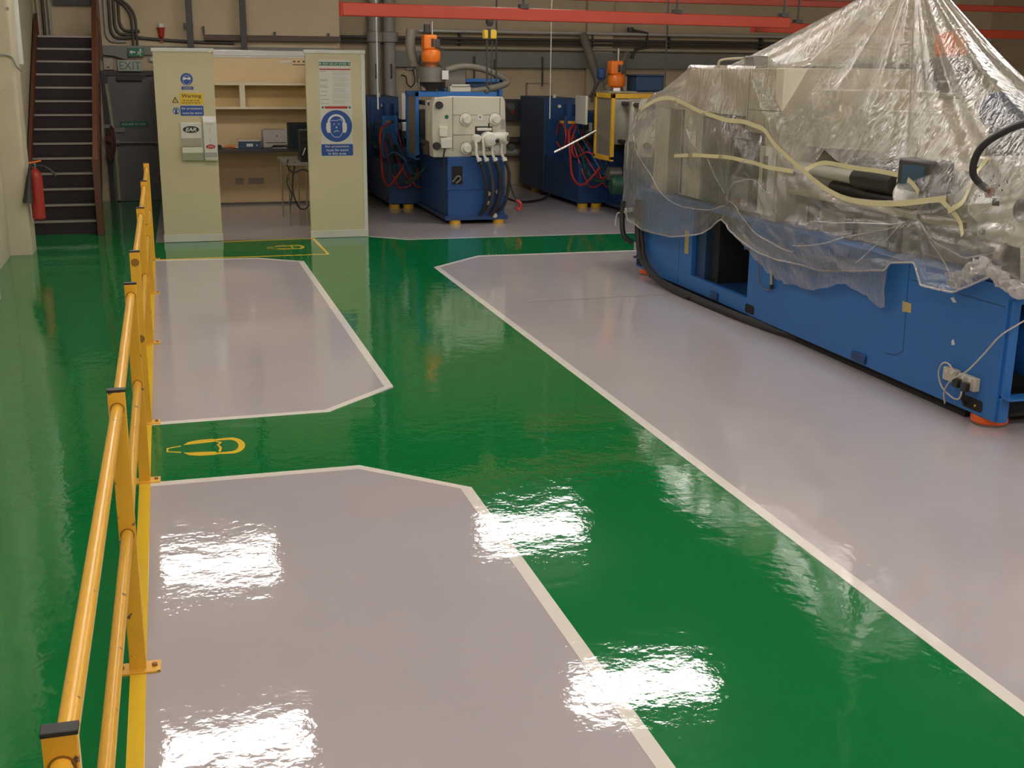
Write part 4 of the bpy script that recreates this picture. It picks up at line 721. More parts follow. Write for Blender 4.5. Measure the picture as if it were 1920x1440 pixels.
tag(MB().tube([(4.85, 18.4, 0.95), (4.95, 18.6, 0.6), (5.2, 18.9, 0.25), (5.6, 19.2, 0.05), (6.1, 19.5, 0.03), (6.4, 19.8, 0.1)], 0.02, 8, 8).build('floor_cable', BLACK), 'black cable running across the floor between the two background machines', 'cable')

# ================================================================ big wrapped machine on the right
FX = 5.06
M = thing('wrapped_moulding_machine', 'large blue and beige moulding machine wrapped in polythene, on orange feet', 'machine', (5.8, 9.3, 0))
Bx = lambda name, m, x0, x1, y0, y1, z0, z1, bev=0.006, par=None: box(name, m, par or M, x0, x1, y0, y1, z0, z1, bev)
# front plate of the base with an opening, built from plates so the recess is a real hole
bp = MB().px([(6.23, 0.07), (6.23, 0.955), (9.75, 0.955), (9.75, 0.22), (11.0, 0.22), (11.0, 0.955), (12.48, 0.955), (12.48, 0.07)], FX, FX + 0.06).build('base_plate', BLUE, M, 0.006)
Bx('base_deck', BLUE, FX + 0.06, 6.55, 6.9, 12.48, 0.90, 0.95); Bx('base_back', BLUED, 6.5, 6.56, 6.25, 12.48, 0.07, 0.9); Bx('base_end', BLUE, FX + 0.06, 6.5, 12.42, 12.48, 0.07, 0.9); Bx('base_bottom', BLUED, FX + 0.06, 6.5, 6.9, 12.42, 0.07, 0.12)
Bx('bay_lining', SHADOWB, FX + 0.06, FX + 0.9, 9.70, 9.74, 0.12, 0.9); Bx('bay_jamb', BLUEN, FX + 0.06, FX + 0.2, 10.8, 11.02, 0.12, 0.9); Bx('bay_back', SHADOWB, FX + 0.6, FX + 0.63, 9.70, 11.0, 0.12, 0.9); Bx('bay_side', SHADOWB, FX + 0.06, FX + 0.9, 11.02, 11.06, 0.12, 0.9)  # linings black and jamb navy to paint in the bay's shade
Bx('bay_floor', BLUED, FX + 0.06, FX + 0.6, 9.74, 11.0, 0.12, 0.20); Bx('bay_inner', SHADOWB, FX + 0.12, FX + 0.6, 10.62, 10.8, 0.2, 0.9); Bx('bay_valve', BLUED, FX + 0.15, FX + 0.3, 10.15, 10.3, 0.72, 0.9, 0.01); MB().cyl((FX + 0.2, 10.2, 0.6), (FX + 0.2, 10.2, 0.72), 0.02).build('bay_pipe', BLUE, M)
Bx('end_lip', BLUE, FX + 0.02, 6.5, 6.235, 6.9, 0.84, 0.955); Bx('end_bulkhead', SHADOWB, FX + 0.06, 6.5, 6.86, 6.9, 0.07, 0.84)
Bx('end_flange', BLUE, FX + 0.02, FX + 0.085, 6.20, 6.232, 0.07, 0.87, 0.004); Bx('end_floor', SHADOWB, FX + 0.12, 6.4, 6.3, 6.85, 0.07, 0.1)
Bx('flange_foot', BLUE, FX + 0.02, FX + 0.22, 6.12, 6.24, 0.235, 0.25, 0.003)
MB().rev((5.62, 6.32, 0.48), (0, 1, 0), [(0.10, -0.03), (0.22, 0.0), (0.235, 0.03), (0.235, 0.42), (0.2, 0.46)], 32).build('drive_motor', BLUE, M); MB().rev((5.50, 6.3, 0.62), (0, 1, 0), [(0.02, -0.04), (0.02, 0.02)], 10).build('motor_bolt', SWHITE, M)
for y0, y1 in ((9.585, 9.76), (12.29, 12.45), (6.35, 6.56)): lab(MB().px(rrect(y0, y1, 0.095, 0.175, 0.025), FX - 0.003, FX + 0.001).build('fork_slot', SHADOWB, bp), 'dark rounded fork lift slot')
MB().cyl((FX - 0.002, 6.42, 0.13), (FX - 0.008, 6.42, 0.13), 0.008, n=8).build('slot_bolt', YELP, bp)
for y0, y1, z0, z1 in ((10.33, 10.49, 0.09, 0.16), (7.73, 7.92, 0.09, 0.155)): MB().box(FX - 0.02, FX, y0, y1, z0, z1).build('lug', BLUED, bp, 0.006)
for P in ([(7.30, 0.955), (7.28, 0.3)], [(7.28, 0.83), (6.24, 0.83)], [(7.28, 0.3), (7.36, 0.25), (7.5, 0.235)], [(11.3, 0.95), (11.3, 0.08)]): MB().px(line2(P, 0.006), FX - 0.0015, FX + 0.001).build('panel_seam', BLUEN, bp)
for P in ([(6.80, 0.785), (6.77, 0.795), (6.73, 0.765), (6.77, 0.76)], [(6.74, 0.50), (6.72, 0.515), (6.70, 0.48), (6.735, 0.47)]): MB().px(P, FX - 0.0015, FX + 0.001).build('paint_chip', SWHITE, bp)
for y0, y1, z0, z1 in ((7.225, 7.34, 0.585, 0.66), (11.07, 11.17, 0.42, 0.66)): lab(MB().px([(y0, z0 + 0.01), (y1 - 0.01, z0), (y1, z1), (y0 + 0.005, z1)], FX - 0.003, FX).build('tape_patch', mat('old_tape', (0.5, 0.40, 0.16), 0.6), bp), 'patch of old yellow tape')
for y in (12.33, 9.66, 6.42):
    f = lab(MB().cyl((FX + 0.12, y, 0.012), (FX + 0.12, y, 0.07), 0.12, n=28).build('machine_foot', ORFOOT, M, 0.012), 'round orange rubber foot'); MB().cyl((FX + 0.12, y, 0.0), (FX + 0.12, y, 0.014), 0.115, n=28).build('foot_pad', DSTEEL, f)
    MB().cyl((6.4, y, 0.0), (6.4, y, 0.07), 0.12, n=20).build('machine_foot', ORFOOT, M)
# sockets and lead at the right end
for y0, y1, z0, z1 in ((6.60, 6.74, 0.235, 0.325), (6.395, 6.575, 0.23, 0.32)):
    sk = MB().px(rrect(y0, y1, z0, z1, 0.01), FX - 0.045, FX).build('socket_box', mat('socket_cream', (0.50, 0.46, 0.38), 0.4), bp, 0.006)
    for k in (0.3, 0.7):
        yy = y0 + (y1 - y0) * k; MB().box(FX - 0.05, FX - 0.044, yy - 0.012, yy + 0.012, z1 - 0.03, z1 - 0.012).build('switch', SWHITE, sk)
for y, z in ((6.555, 0.255), (6.465, 0.25)): MB().box(FX - 0.085, FX - 0.044, y - 0.028, y + 0.028, z - 0.03, z + 0.03).build('plug', SBLACK, bp, 0.008)
MB().tube([(FX - 0.09, 6.46, 0.22), (FX - 0.08, 6.49, 0.165), (FX - 0.05, 6.60, 0.14), (FX - 0.04, 6.74, 0.18), (FX - 0.04, 6.79, 0.27), (FX - 0.05, 6.74, 0.345), (FX - 0.055, 6.66, 0.355), (FX - 0.06, 6.60, 0.31)], 0.0055, 8, 8).build('looped_lead', CABLE, bp)
MB().tube([(FX - 0.03, 6.70, 0.07), (FX - 0.06, 6.68, 0.16), (FX - 0.09, 6.58, 0.27), (FX - 0.08, 6.45, 0.36), (FX - 0.06, 6.33, 0.5), (FX - 0.05, 6.2, 0.655), (FX + 0.02, 6.12, 0.75), (FX + 0.14, 6.08, 0.84)], 0.0055, 8, 8).build('power_lead', CABLE, bp)
MB().tube([(FX - 0.07, 6.47, 0.22), (FX - 0.05, 6.50, 0.16), (FX - 0.01, 6.52, 0.12)], 0.012, 8, 6).build('black_lead', BLACK, bp)
MB().cyl((FX + 0.12, 6.09, 0.815), (FX + 0.2, 6.07, 0.90), 0.028).build('red_connector', ORFOOT, M)
sn = MB().cyl((FX - 0.025, 9.25, 0.44), (FX - 0.03, 9.25, 0.57), 0.016, n=12).build('sensor', STEEL, bp); MB().cyl((FX - 0.025, 9.25, 0.40), (FX - 0.025, 9.25, 0.44), 0.018, n=12).build('sensor_cap', SBLACK, sn); MB().tube([(FX - 0.02, 9.25, 0.40), (FX - 0.02, 9.33, 0.375), (FX - 0.02, 9.48, 0.40), (FX - 0.02, 9.52, 0.5), (FX - 0.02, 9.53, 0.62)], 0.006).build('sensor_wire', DSTEEL, sn)
# black hoses at the far corner, along the floor line
for i, (pts, r) in enumerate((([(4.99, 12.3, 0.85), (4.99, 12.28, 0.5), (4.98, 12.1, 0.22), (4.98, 11.6, 0.07), (4.99, 10.8, 0.045), (5.02, 9.9, 0.04), (5.12, 9.0, 0.035), (5.3, 8.4, 0.035)], 0.035), ([(5.0, 12.22, 0.85), (5.0, 12.18, 0.45), (4.99, 12.0, 0.2), (4.97, 11.4, 0.05), (4.97, 10.8, 0.03)], 0.022), ([(4.94, 12.62, 0.8), (4.93, 12.62, 0.62), (4.93, 12.55, 0.42), (5.02, 12.5, 0.34)], 0.03), ([(4.99, 12.2, 0.3), (4.99, 12.28, 0.22), (4.99, 12.36, 0.2)], 0.014))):
    MB().tube(pts, r, 10, 10).build('black_hose', BLACK, M)
MB().cyl((4.99, 12.26, 0.30), (4.99, 12.26, 0.38), 0.045).build('hose_gland', PIPEC, M)
MB().px([(12.63, 0.66), (12.60, 0.72), (12.35, 0.76), (12.36, 0.71)], 4.945, 4.96).build('white_tie', SWHITE, M); MB().tube([(4.93, 12.62, 0.66), (4.92, 12.75, 0.64), (4.91, 12.78, 0.5)], 0.007).build('tie_tail', SWHITE, M)
Bx('base_shelf', BLUED, FX + 0.02, 5.6, 6.9, 7.0, 0.07, 0.1)
Bx('gap_shade_strip', SHADOWB, FX + 0.05, FX + 0.09, 6.58, 12.2, 0.0, 0.07, 0.0)  # black strip in the floor gap, standing in for shade under the base
# beige sheet-metal housing (clamp end)
HX = 5.17
hs = MB().px([(9.52, 1.93), (9.52, 2.275), (11.47, 2.255), (11.62, 2.06), (12.30, 1.96), (12.34, 1.86), (12.34, 1.84), (10.2, 1.84), (10.2, 1.70), (9.52, 1.70)], HX, 6.45).build('housing', HOUS, M, 0.01)
Bx('housing_post', HOUS, HX, 6.45, 11.95, 12.34, 0.95, 1.84); Bx('housing_post', HOUS, HX, 6.45, 9.52, 9.8, 0.95, 1.72); Bx('inner_wall', GUARD, HX + 0.35, HX + 0.38, 9.8, 12.0, 0.95, 1.84, 0.0)
MB().px(line2([(10.16, 2.26), (10.16, 1.72)], 0.012), HX - 0.002, HX).build('panel_joint', DSTEEL, hs); MB().px(line2([(10.16, 1.9), (9.53, 1.91)], 0.008), HX - 0.002, HX).build('panel_joint', DSTEEL, hs)
gd = Bx('sliding_guard', HOUS, HX - 0.02, HX + 0.02, 11.08, 11.6, 0.98, 1.86, 0.008); Bx('guard_window', mat('pale_window', (0.60, 0.57, 0.48), 0.25), HX - 0.026, HX - 0.018, 11.2, 11.42, 1.42, 1.8, 0.0, gd); Bx('guard_edge', BLUEN, HX - 0.026, HX - 0.018, 11.52, 11.56, 1.0, 1.85, 0.0, gd)
Bx('steel_guard', DSTEEL, HX - 0.01, HX + 0.02, 10.3, 11.05, 1.0, 1.78); Bx('mould_block', GUARD, HX + 0.05, HX + 0.3, 10.4, 11.9, 0.95, 1.3, 0.02)
pn = Bx('operator_panel', DARK, HX - 0.10, HX - 0.01, 9.80, 10.27, 1.0, 1.64, 0.01); Bx('keypad', SGREY, HX - 0.104, HX - 0.099, 9.86, 10.2, 1.05, 1.3, 0.0, pn); Bx('stop_button', RED, HX - 0.12, HX - 0.1, 9.98, 10.04, 1.05, 1.1, 0.006, pn)
sp = Bx('switch_strip', WHITEM, HX - 0.05, HX - 0.005, 9.55, 9.78, 1.0, 1.60, 0.006); Bx('strip_window', DARK, HX - 0.054, HX - 0.049, 9.62, 9.70, 1.2, 1.52, 0.0, sp)
Bx('top_bracket', DSTEEL, 5.4, 5.55, 10.55, 10.75, 2.26, 2.38, 0.01); MB().tube([(5.3, 11.1, 2.26), (5.3, 11.05, 2.34), (5.4, 10.75, 2.36)], 0.012).build('top_wire', PIPEC, M)
# second housing and rear beige wall behind the barrel
MB().pz([(5.42, 9.58), (5.6, 9.2), (5.9, 8.6), (6.4, 8.55), (6.4, 9.58)], 1.60, 2.1).build('rear_cover', HOUS, M, 0.01); Bx('rear_wall', HOUS, 5.75, 6.45, 8.35, 9.5, 0.95, 1.95, 0.01); Bx('rear_low_cover', CREAM, 5.8, 6.45, 7.2, 8.35, 0.95, 1.55, 0.01)
# injection unit
MB().cyl((5.36, 9.5, 1.43), (5.36, 8.55, 1.425), 0.055).build('tie_rod', WHITEM, M); MB().rev((5.36, 8.55, 1.425), (0, -1, 0), [(0.075, 0), (0.085, 0.05), (0.08, 0.55), (0.05, 0.56)], 18).build('ram_sleeve', DARK, M)
MB().cyl((5.42, 9.0, 1.31), (5.42, 7.7, 1.30), 0.05).build('lower_rod', DARK, M); MB().rev((5.34, 7.86, 1.37), (0, -1, 0), [(0.04, -0.04), (0.10, 0.0), (0.115, 0.06), (0.10, 0.13), (0.05, 0.16)], 22).build('rod_knob', WHITEM, M)
Bx('barrel_cover', DARK, 5.46, 5.7, 7.85, 8.9, 1.35, 1.56, 0.03); Bx('carriage', PIPEG, 5.25, 5.7, 7.6, 9.3, 0.95, 1.14, 0.02); Bx('carriage_rail', PIPEC, 5.2, 5.28, 7.0, 9.4, 1.22, 1.27, 0.006); Bx('barrel_guard', GUARD, 5.3, 5.7, 8.0, 9.3, 1.12, 1.24, 0.02)
for y in (7.7, 8.3, 8.9): Bx('carriage_foot', DARK, 5.2, 5.28, y, y + 0.12, 0.95, 1.22)
mn = MB().obox((5.22, 7.45, 1.43), (5.22, 7.45, 1.66), 0.20, 0.40, (0, 1, 0)).build('display_unit', DARK, M, 0.02); MB().px(rrect(7.32, 7.58, 1.47, 1.62, 0.02), 5.115, 5.122).build('display_screen', mat('screen_blue', (0.06, 0.11, 0.17), 0.15), mn); Bx('display_stalk', DSTEEL, 5.2, 5.26, 7.42, 7.48, 0.95, 1.44)
# white end block with ports
eb = MB().px([(6.12, 0.96), (6.12, 1.74), (6.95, 1.72), (6.95, 1.34), (6.82, 1.28), (6.82, 0.96), (6.70, 0.96), (6.66, 1.18), (6.38, 1.18), (6.34, 0.96)], 5.22, 5.75).build('end_block', WHITEM, M, 0.015)
MB().rev((5.22, 6.40, 1.42), (-1, 0, 0), [(0.075, -0.01), (0.075, 0.006)], 22).build('port', SBLACK, eb); MB().box(5.21, 5.222, 6.62, 6.68, 1.42, 1.47).build('port', SBLACK, eb)
for y, z in ((6.75, 1.24), (6.30, 1.24), (6.86, 1.64), (6.2, 1.64)): MB().rev((5.22, y, z), (-1, 0, 0), [(0.022, -0.01), (0.02, 0.02)], 10).build('bolt', DARK, eb)
for i in range(16): MB().rev((5.22, 6.55 + 0.38 * random.random(), 1.38 + 0.3 * random.random()), (-1, 0, 0), [(0.006, -0.002), (0.006, 0.002)], 8).build('bolt_hole', DARK, eb)
Bx('end_mechanism', DARK, 5.3, 5.9, 6.3, 6.85, 0.955, 1.18, 0.02); Bx('injection_base', PIPEG, 5.3, 6.3, 6.95, 7.6, 0.955, 1.2, 0.02); MB().rev((5.2, 6.9, 1.12), (0, -1, 0), [(0.06, 0), (0.08, 0.05), (0.08, 0.4), (0.05, 0.42)], 18).build('ram_cylinder', STEEL, M)
MB().tube([(5.19, 6.72, 1.52), (5.10, 6.76, 1.62), (5.1, 6.72, 1.78), (5.14, 6.56, 1.9), (5.2, 6.36, 1.97), (5.3, 6.1, 1.95), (5.5, 5.95, 1.7), (5.6, 6.0, 1.4)], 0.024, 10, 10).build('hydraulic_hose', BLACK, M); MB().rev((5.22, 6.71, 1.50), (-1, 0, 0), [(0.035, 0), (0.035, 0.03)], 12).build('hose_union', mat('copper', (0.45, 0.12, 0.05), 0.4, 0.6), M)
# upper drive: dark blue motor and pale boxes inside the tent
Bx('drive_box', WHITEM, 5.75, 6.05, 7.0, 7.4, 1.55, 1.85, 0.02); MB().rev((5.72, 7.45, 2.0), (0, -1, 0), [(0.10, 0), (0.13, 0.03), (0.13, 0.34), (0.08, 0.38)], 22).build('servo_motor', BLUEN, M); Bx('drive_cover', CREAM, 5.78, 6.15, 6.4, 6.95, 0.955, 1.62, 0.02); Bx('motor_mount', DARK, 5.66, 5.78, 7.1, 7.4, 1.5, 1.9, 0.01); Bx('tent_bar', PIPEC, 5.9, 5.95, 7.9, 9.3, 2.06, 2.1)
MB().rev((6.15, 8.6, 2.05), (0, 0, 1), [(0.06, 0), (0.16, 0.15), (0.17, 0.3), (0.13, 0.32)], 22).build('hopper', DSTEEL, M); MB().rev((6.15, 8.6, 2.36), (0, 0, 1), [(0.09, 0), (0.13, 0.04), (0.13, 0.18), (0.05, 0.21)], 20).build('loader_drum', ORANGE, M)

# ---------------------------------------------------------------- polythene sheet over it
APEX = Vector((5.9, 8.8, 3.05))
# plan key columns: (kind u, A-B-C-D-E control points) going round the machine
def K(C, D, E, B=None):
    C, D, E = Vector(C), Vector(D), Vector(E); B = Vector(B) if B else APEX.lerp(C, 0.5) + Vector((0, 0, -0.10))
    return [APEX, B, C, D, E]
RB = (5.60, 9.75, 2.36)
KEYS = [
    (0.0, K((5.2, 5.98, 1.70), (5.1, 5.85, 1.35), (5.0, 5.8, 1.05))),
    (0.30, K((5.08, 6.30, 1.50), (5.02, 6.30, 1.28), (4.97, 6.28, 1.04))),
    (0.55, K((5.05, 6.62, 1.45), (5.01, 6.64, 1.15), (4.96, 6.64, 0.865))),
    (0.75, K((5.03, 6.98, 1.42), (4.99, 6.98, 1.12), (4.95, 6.97, 0.85))),
    (0.88, K((5.03, 7.18, 1.40), (5.0, 7.16, 1.2), (4.985, 7.12, 0.99))),
    (1.0, K((5.02, 7.40, 1.36), (5.0, 7.42, 1.1), (5.0, 7.42, 0.93))),
    (1.06, K((5.02, 7.48, 1.35), (5.0, 7.48, 1.1), (4.99, 7.47, 0.86))),
    (1.18, K((5.01, 7.64, 1.33), (4.99, 7.64, 1.1), (4.985, 7.66, 0.83))),
    (1.5, K((5.01, 8.14, 1.30), (4.96, 8.14, 1.05), (4.97, 8.14, 0.74))),
    (1.75, K((5.02, 8.5, 1.34), (4.96, 8.48, 1.05), (4.96, 8.45, 0.70))),
    (2.0, K((5.03, 8.96, 1.45), (4.96, 8.96, 1.05), (4.95, 8.96, 0.70))),
    (2.3, K((5.05, 9.35, 1.62), (4.96, 9.35, 1.15), (4.95, 9.35, 0.72))),
    (2.6, K((5.09, 9.70, 1.93), (5.0, 9.75, 1.35), (4.97, 9.88, 0.80), (5.5, 9.45, 2.42))),
    (2.85, K((5.14, 10.05, 2.26), (5.01, 10.12, 1.5), (4.98, 10.28, 0.88), RB)),
    (3.05, K((5.15, 10.4, 2.275), (5.01, 10.5, 1.5), (4.97, 10.56, 0.72), RB)),
    (3.35, K((5.15, 10.9, 2.27), (4.99, 11.0, 1.5), (4.93, 11.17, 0.60), RB)),
    (3.75, K((5.15, 11.45, 2.265), (4.98, 11.6, 1.5), (4.91, 12.0, 0.57), RB)),
    (4.1, K((5.14, 12.1, 2.03), (4.96, 12.25, 1.55), (4.92, 12.45, 0.62), (5.5, 10.7, 2.34))),
    (4.4, K((5.13, 12.36, 1.98), (4.94, 12.6, 1.5), (4.94, 12.66, 0.70), (5.6, 11.2, 2.34))),
    (4.8, K((5.6, 12.42, 1.98), (5.5, 12.72, 1.5), (5.45, 12.74, 0.85), (5.8, 11.4, 2.34))),
    (5.6, K((6.35, 12.40, 1.98), (6.4, 12.66, 1.5), (6.45, 12.7, 0.85), (6.2, 11.4, 2.34))),
    (6.1, K((6.52, 11.5, 2.27), (6.62, 11.6, 1.5), (6.66, 11.7, 0.8), (6.3, 10.4, 2.36))),
    (7.2, K((6.52, 9.6, 2.27), (6.62, 9.4, 1.5), (6.66, 9.4, 0.8), (6.3, 9.45, 2.5))),
    (8.4, K((6.45, 7.6, 1.65), (6.66, 7.6, 1.2), (6.68, 7.6, 0.8))),
    (9.2, K((6.2, 6.5, 1.68), (6.35, 6.2, 1.2), (6.45, 6.1, 0.95))),
    (9.9, K((5.78, 6.15, 1.72), (5.9, 5.9, 1.35), (5.95, 5.85, 1.0))),
    (10.6, K((5.2, 5.98, 1.70), (5.1, 5.85, 1.35), (5.0, 5.8, 1.05)))]
US = [k[0] for k in KEYS]
def col(u):
    i = max(0, min(len(KEYS) - 2, next((j for j in range(len(US) - 1) if US[j + 1] >= u), len(US) - 2)))
    f = (u - US[i]) / (US[i + 1] - US[i]); f = f * f * (3 - 2 * f) * 0.5 + f * 0.5
    return [a.lerp(b, f) for a, b in zip(KEYS[i][1], KEYS[i + 1][1])]
RG = (0.045, 0.5, 1.0, 1.0, 1.0)
def sheet(u, v, off=0.0):
    """v 0..4: apex, mid, shoulder, waist, hem"""
    P = col(u); a = u / 10.6 * 2 * math.pi
    ring = Vector((-math.cos(a - 0.9), -math.sin(a - 0.9), 0))
    P = list(P); P[0] = APEX + Vector((-0.05 * math.sin(a + 0.35), 0.05 * -math.cos(a + 0.35), 0))
    i = min(3, int(v)); f = v - i
    if u < 2.45 or u > 7.6 and i < 2:
        q = [P[0], P[1], P[2], P[3], P[4]]
    b, c = P[i], P[i + 1]; A = P[max(i - 1, 0)] if i != 2 else b; D = P[min(i + 2, 4)] if i != 1 else c
    if i == 2: A = b - (c - b) * 0.5
    p = 0.5 * ((2 * b) + (c - A) * f + (2 * A - 5 * b + 4 * c - D) * f * f + (3 * b - A - 3 * c + D) * f ** 3)
    out = Vector((p.x - 5.85, (p.y - 9.0) * 0.25, 0.0)); out = out.normalized() if out.length > 1e-4 else Vector((-1, 0, 0))
    # pleats fan from the apex, fade at the shoulder
    wp = math.sin(min(1.0, v / 2.0) * math.pi) ** 0.8 if v < 2 else 0.0
    ph = u * 5.4 + 0.9 * math.sin(u * 2.3)
    pl = (abs(math.sin(ph)) ** 1.3 - 0.6) * 0.08 + 0.012 * math.sin(u * 21.0 + v)
    p = p + out * (pl * wp)
    if v > 2:
        w = min(1.0, (v - 2) / 0.6)
        n = noise.noise(Vector((u * 2.6, v * 1.6, 3.1))); n2 = noise.noise(Vector((u * 7.0 + v * 2.0, v * 3.0, 9.0)))
        p = p + out * (w * (0.05 * n + 0.034 * n2 * (1 - 0.7 * max(0, v - 3)) + 0.022 * math.sin((u * 5 + v * 4)) * (v > 3)))
        for gu, gv, amp, kf in ((2.86, 3.55, 0.06, 16), (0.95, 2.55, 0.055, 14), (4.15, 2.3, 0.045, 12), (0.35, 3.6, 0.05, 15)):   # folds running out of the gathers
            du, dv = (u - gu), (v - gv) * 0.6; amp *= (1 - 0.6 * max(0, v - 3)); r = math.hypot(du, dv)
            p = p + out * (amp * math.exp(-r * 1.3) * min(1.0, r * 4) * (abs(math.sin(math.atan2(dv, du) * kf * 0.5)) ** 0.7 - 0.5))
        if v > 3: p = p + Vector((0, 0, 0.03 * (v - 3) * noise.noise(Vector((u * 3, 0.3, 1)))))
    if 2.6 < u < 6.3 and v < 2.3:            # lies on top of the housing, never through it
        if HX - 0.02 < p.x and 9.5 < p.y < 11.5: p.z = max(p.z, 2.292)
    return p + out * off
mb = MB(); NU, NV = 330, 84
us = []
for i in range(NU + 1):
    f = i / NU; us.append(5.0 * f / 0.72 if f < 0.72 else 5.0 + 5.6 * (f - 0.72) / 0.28)
for i in range(NU):
    for j in range(NV + 1): mb.v.append(tuple(sheet(us[i], 4.0 * j / NV)))
for i in range(NU):
    k = (i + 1) % NU
    for j in range(NV):
        v_ = 4.0 * (j + 0.5) / NV; lo = 1.62 + 0.10 * max(0.0, (1.25 - us[i]) / 0.2) ** 2
        if 1.08 < us[i] < 1.9 and lo < v_ < 1.93 + 0.05 * (1.9 - us[i]): continue      # torn opening between the tapes
        mb.f.append((i * (NV + 1) + j, k * (NV + 1) + j, k * (NV + 1) + j + 1, i * (NV + 1) + j + 1))
SH = mb.build('polythene_sheet', FILM, None, fix=False); SH.data.set_sharp_from_angle(angle=math.radians(75))
tag(SH, 'clear polythene sheet hung like a tent over the large blue machine', 'plastic sheet')
MB().tube([(APEX.x, APEX.y, APEX.z - 0.03), (APEX.x, APEX.y, 4.9)], 0.012, 8, 1).build('hanging_rope', PAPER, SH); MB().rev((APEX.x, APEX.y, APEX.z - 0.03), (0, 0, 1), [(0.06, 0), (0.045, 0.05), (0.06, 0.12), (0.03, 0.14)], 16).build('gathered_neck', FILM, SH)
def tape(path, w=0.035):
    """masking tape stuck along the film: path of (u, v)"""
    P = []
    for (u0, v0), (u1, v1) in zip(path, path[1:]): P += [(u0 + (u1 - u0) * k / 10, v0 + (v1 - v0) * k / 10) for k in range(10)]
    P.append(path[-1]); C_ = [sheet(u, v, 0.014) for u, v in P]; A = []; B = []
    for _ in range(25): C_ = [C_[0]] + [(C_[i - 1] + C_[i] * 2 + C_[i + 1]) / 4 for i in range(1, len(C_) - 1)] + [C_[-1]]
    for i, c in enumerate(C_):
        d = (C_[min(i + 1, len(C_) - 1)] - C_[max(i - 1, 0)]).normalized(); s_ = d.cross(Vector((-1, 0.0, 0.05))).normalized() * (w / 2); A.append(c + s_); B.append(c - s_)
    lab(MB().strip(A, B).build('tape_strip', TAPE, SH, fix=False), 'strip of cream masking tape')
tape([(4.45, 2.5), (4.25, 2.35), (4.06, 2.27), (3.76, 2.45), (3.4, 2.56), (3.12, 2.6), (2.9, 2.65), (2.64, 2.38), (2.44, 2.08), (2.22, 1.95), (2.02, 1.9), (1.9, 1.93), (1.66, 1.96), (1.42, 1.99), (1.26, 2.02), (0.96, 2.03), (0.84, 2.0), (0.7, 1.95)], 0.04)
tape([(3.6, 3.12), (3.22, 3.06), (2.88, 3.05), (2.62, 2.83), (2.34, 2.48), (2.0, 2.02)])
tape([(1.93, 1.9), (1.9, 1.78), (1.84, 1.68), (1.6, 1.62), (1.3, 1.62), (1.02, 1.68), (0.94, 1.75), (0.9, 1.88)])
tape([(0.74, 1.97), (0.68, 2.15), (0.62, 2.45), (0.58, 2.73)]); tape([(0.68, 2.25), (0.64, 2.1), (0.6, 1.88), (0.48, 1.68), (0.36, 1.58)])
# a looser second layer hanging below the main hem, and the bunched end of the sheet
FLAP = [(1.04, 0.93, 0.60), (1.1, 0.94, 0.57), (1.2, 0.92, 0.63), (1.4, 0.86, 0.665), (1.6, 0.84, 0.60), (1.75, 0.82, 0.535), (2.0, 0.80, 0.505), (2.2, 0.82, 0.55), (2.4, 0.86, 0.63), (2.6, 0.9, 0.78)]
mb = MB(); FN = 60; FM = 16
for i in range(FN + 1):
    u = 1.04 + 1.56 * i / FN; j = next(k for k in range(len(FLAP) - 1) if FLAP[k + 1][0] >= u - 1e-6); f = (u - FLAP[j][0]) / (FLAP[j + 1][0] - FLAP[j][0])
    zt = FLAP[j][1] + (FLAP[j + 1][1] - FLAP[j][1]) * f; zb = FLAP[j][2] + (FLAP[j + 1][2] - FLAP[j][2]) * f; y = col(u)[4].y
    for k in range(FM + 1):
        g = k / FM; n = noise.noise(Vector((u * 5, g * 1.5, 7))); n2 = noise.noise(Vector((u * 16 + g * 3, g * 3, 2)))
        mb.v.append((5.012 - 0.03 * math.sin(g * 2.6) + 0.022 * n * g + 0.012 * n2 - 0.012 * abs(math.sin(u * 11 + g)), y + 0.02 * n * g, zt + (zb - zt) * g + 0.02 * n2 * g))
for i in range(FN):
    for k in range(FM): mb.f.append((i * (FM + 1) + k, (i + 1) * (FM + 1) + k, (i + 1) * (FM + 1) + k + 1, i * (FM + 1) + k + 1))
mb.build('loose_flap', FILM, SH, fix=False)
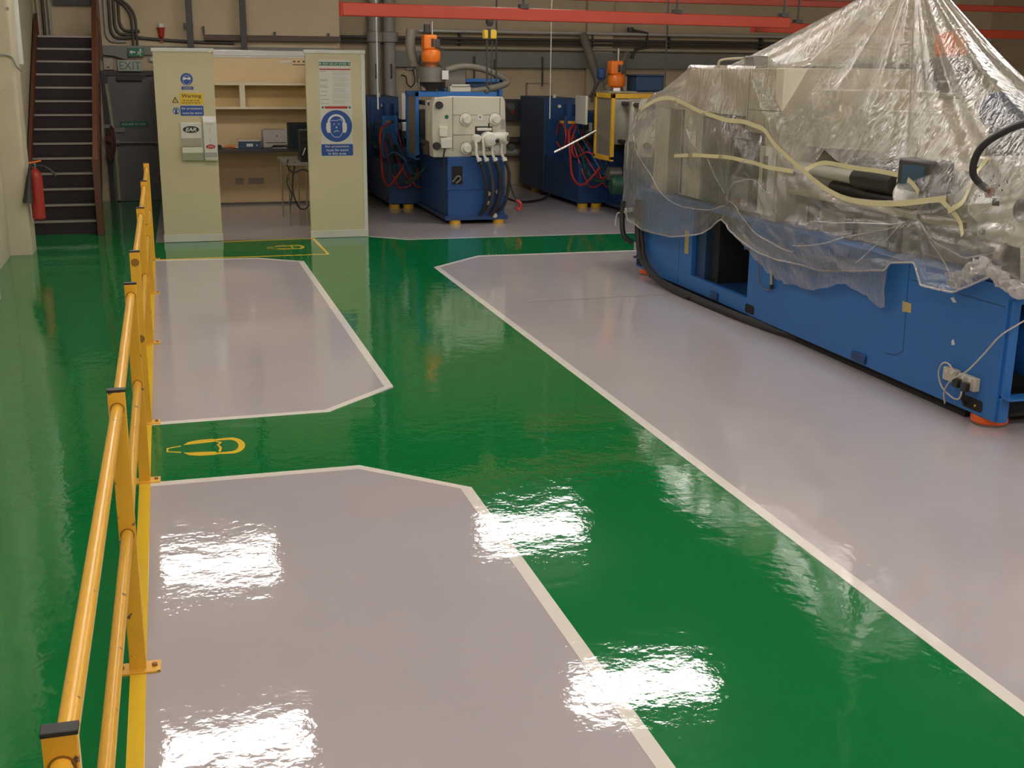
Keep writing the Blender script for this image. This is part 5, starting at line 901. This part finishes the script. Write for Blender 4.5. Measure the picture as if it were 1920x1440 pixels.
mb = MB(); pts = [(5.0, 6.72, 0.93), (4.98, 6.6, 0.97), (4.96, 6.47, 1.05), (4.97, 6.36, 1.08), (4.98, 6.25, 1.04), (4.97, 6.1, 0.99), (4.99, 5.92, 0.98)]
mb.tube(pts, 0.04, 26, 12)
mb.v = [tuple(Vector(v) + Vector((noise.noise(Vector(v) * 24), noise.noise(Vector(v) * 24 + Vector((5, 0, 0))), noise.noise(Vector(v) * 24 + Vector((0, 5, 0))))) * 0.045) for v in mb.v]
mb.build('bunched_edge', film('bunched_film', (0.9, 0.84, 0.82), 0.33, 0.15, 1.6, 0.012), SH)

def rim(name, path, r, m, n=12):
    P = []
    for (u0, v0), (u1, v1) in zip(path, path[1:]): P += [(u0 + (u1 - u0) * k / n, v0 + (v1 - v0) * k / n) for k in range(n)]
    C_ = [sheet(u, v, 0.004) for u, v in P + [path[-1]]]
    for _ in range(4): C_ = [C_[0]] + [(C_[i - 1] + C_[i] * 2 + C_[i + 1]) / 4 for i in range(1, len(C_) - 1)] + [C_[-1]]
    return MB().tube(C_, r, 6, 1).build(name, m, SH)
BF = MATS['bunched_film']
lab(rim('rolled_hem', [(0.3 + 0.02 * k, 4.0) for k in range(206)], 0.008, BF, 2), 'rolled milky hem of the polythene sheet')
for pth in ([(4.3, 2.9), (3.9, 3.3), (3.5, 3.55), (3.02, 3.65), (2.86, 3.7)], [(2.86, 3.6), (2.6, 3.5), (2.3, 3.6), (1.9, 3.65)], [(2.86, 3.6), (2.7, 3.2), (2.45, 2.9), (2.2, 2.75)], [(2.9, 3.5), (3.1, 3.1), (3.5, 2.8)],
            [(0.95, 2.6), (1.2, 2.9), (1.6, 3.3), (1.9, 3.5)], [(0.95, 2.6), (1.1, 3.1), (1.3, 3.7)], [(0.95, 2.6), (1.4, 2.7), (1.8, 2.9)], [(0.9, 2.6), (0.7, 3.1), (0.6, 3.6), (0.4, 3.8)], [(0.85, 2.7), (0.55, 3.2), (0.3, 3.4)], [(4.42, 2.4), (4.3, 2.8), (4.25, 3.4)]):
    rim('crease', pth, 0.005, BF)
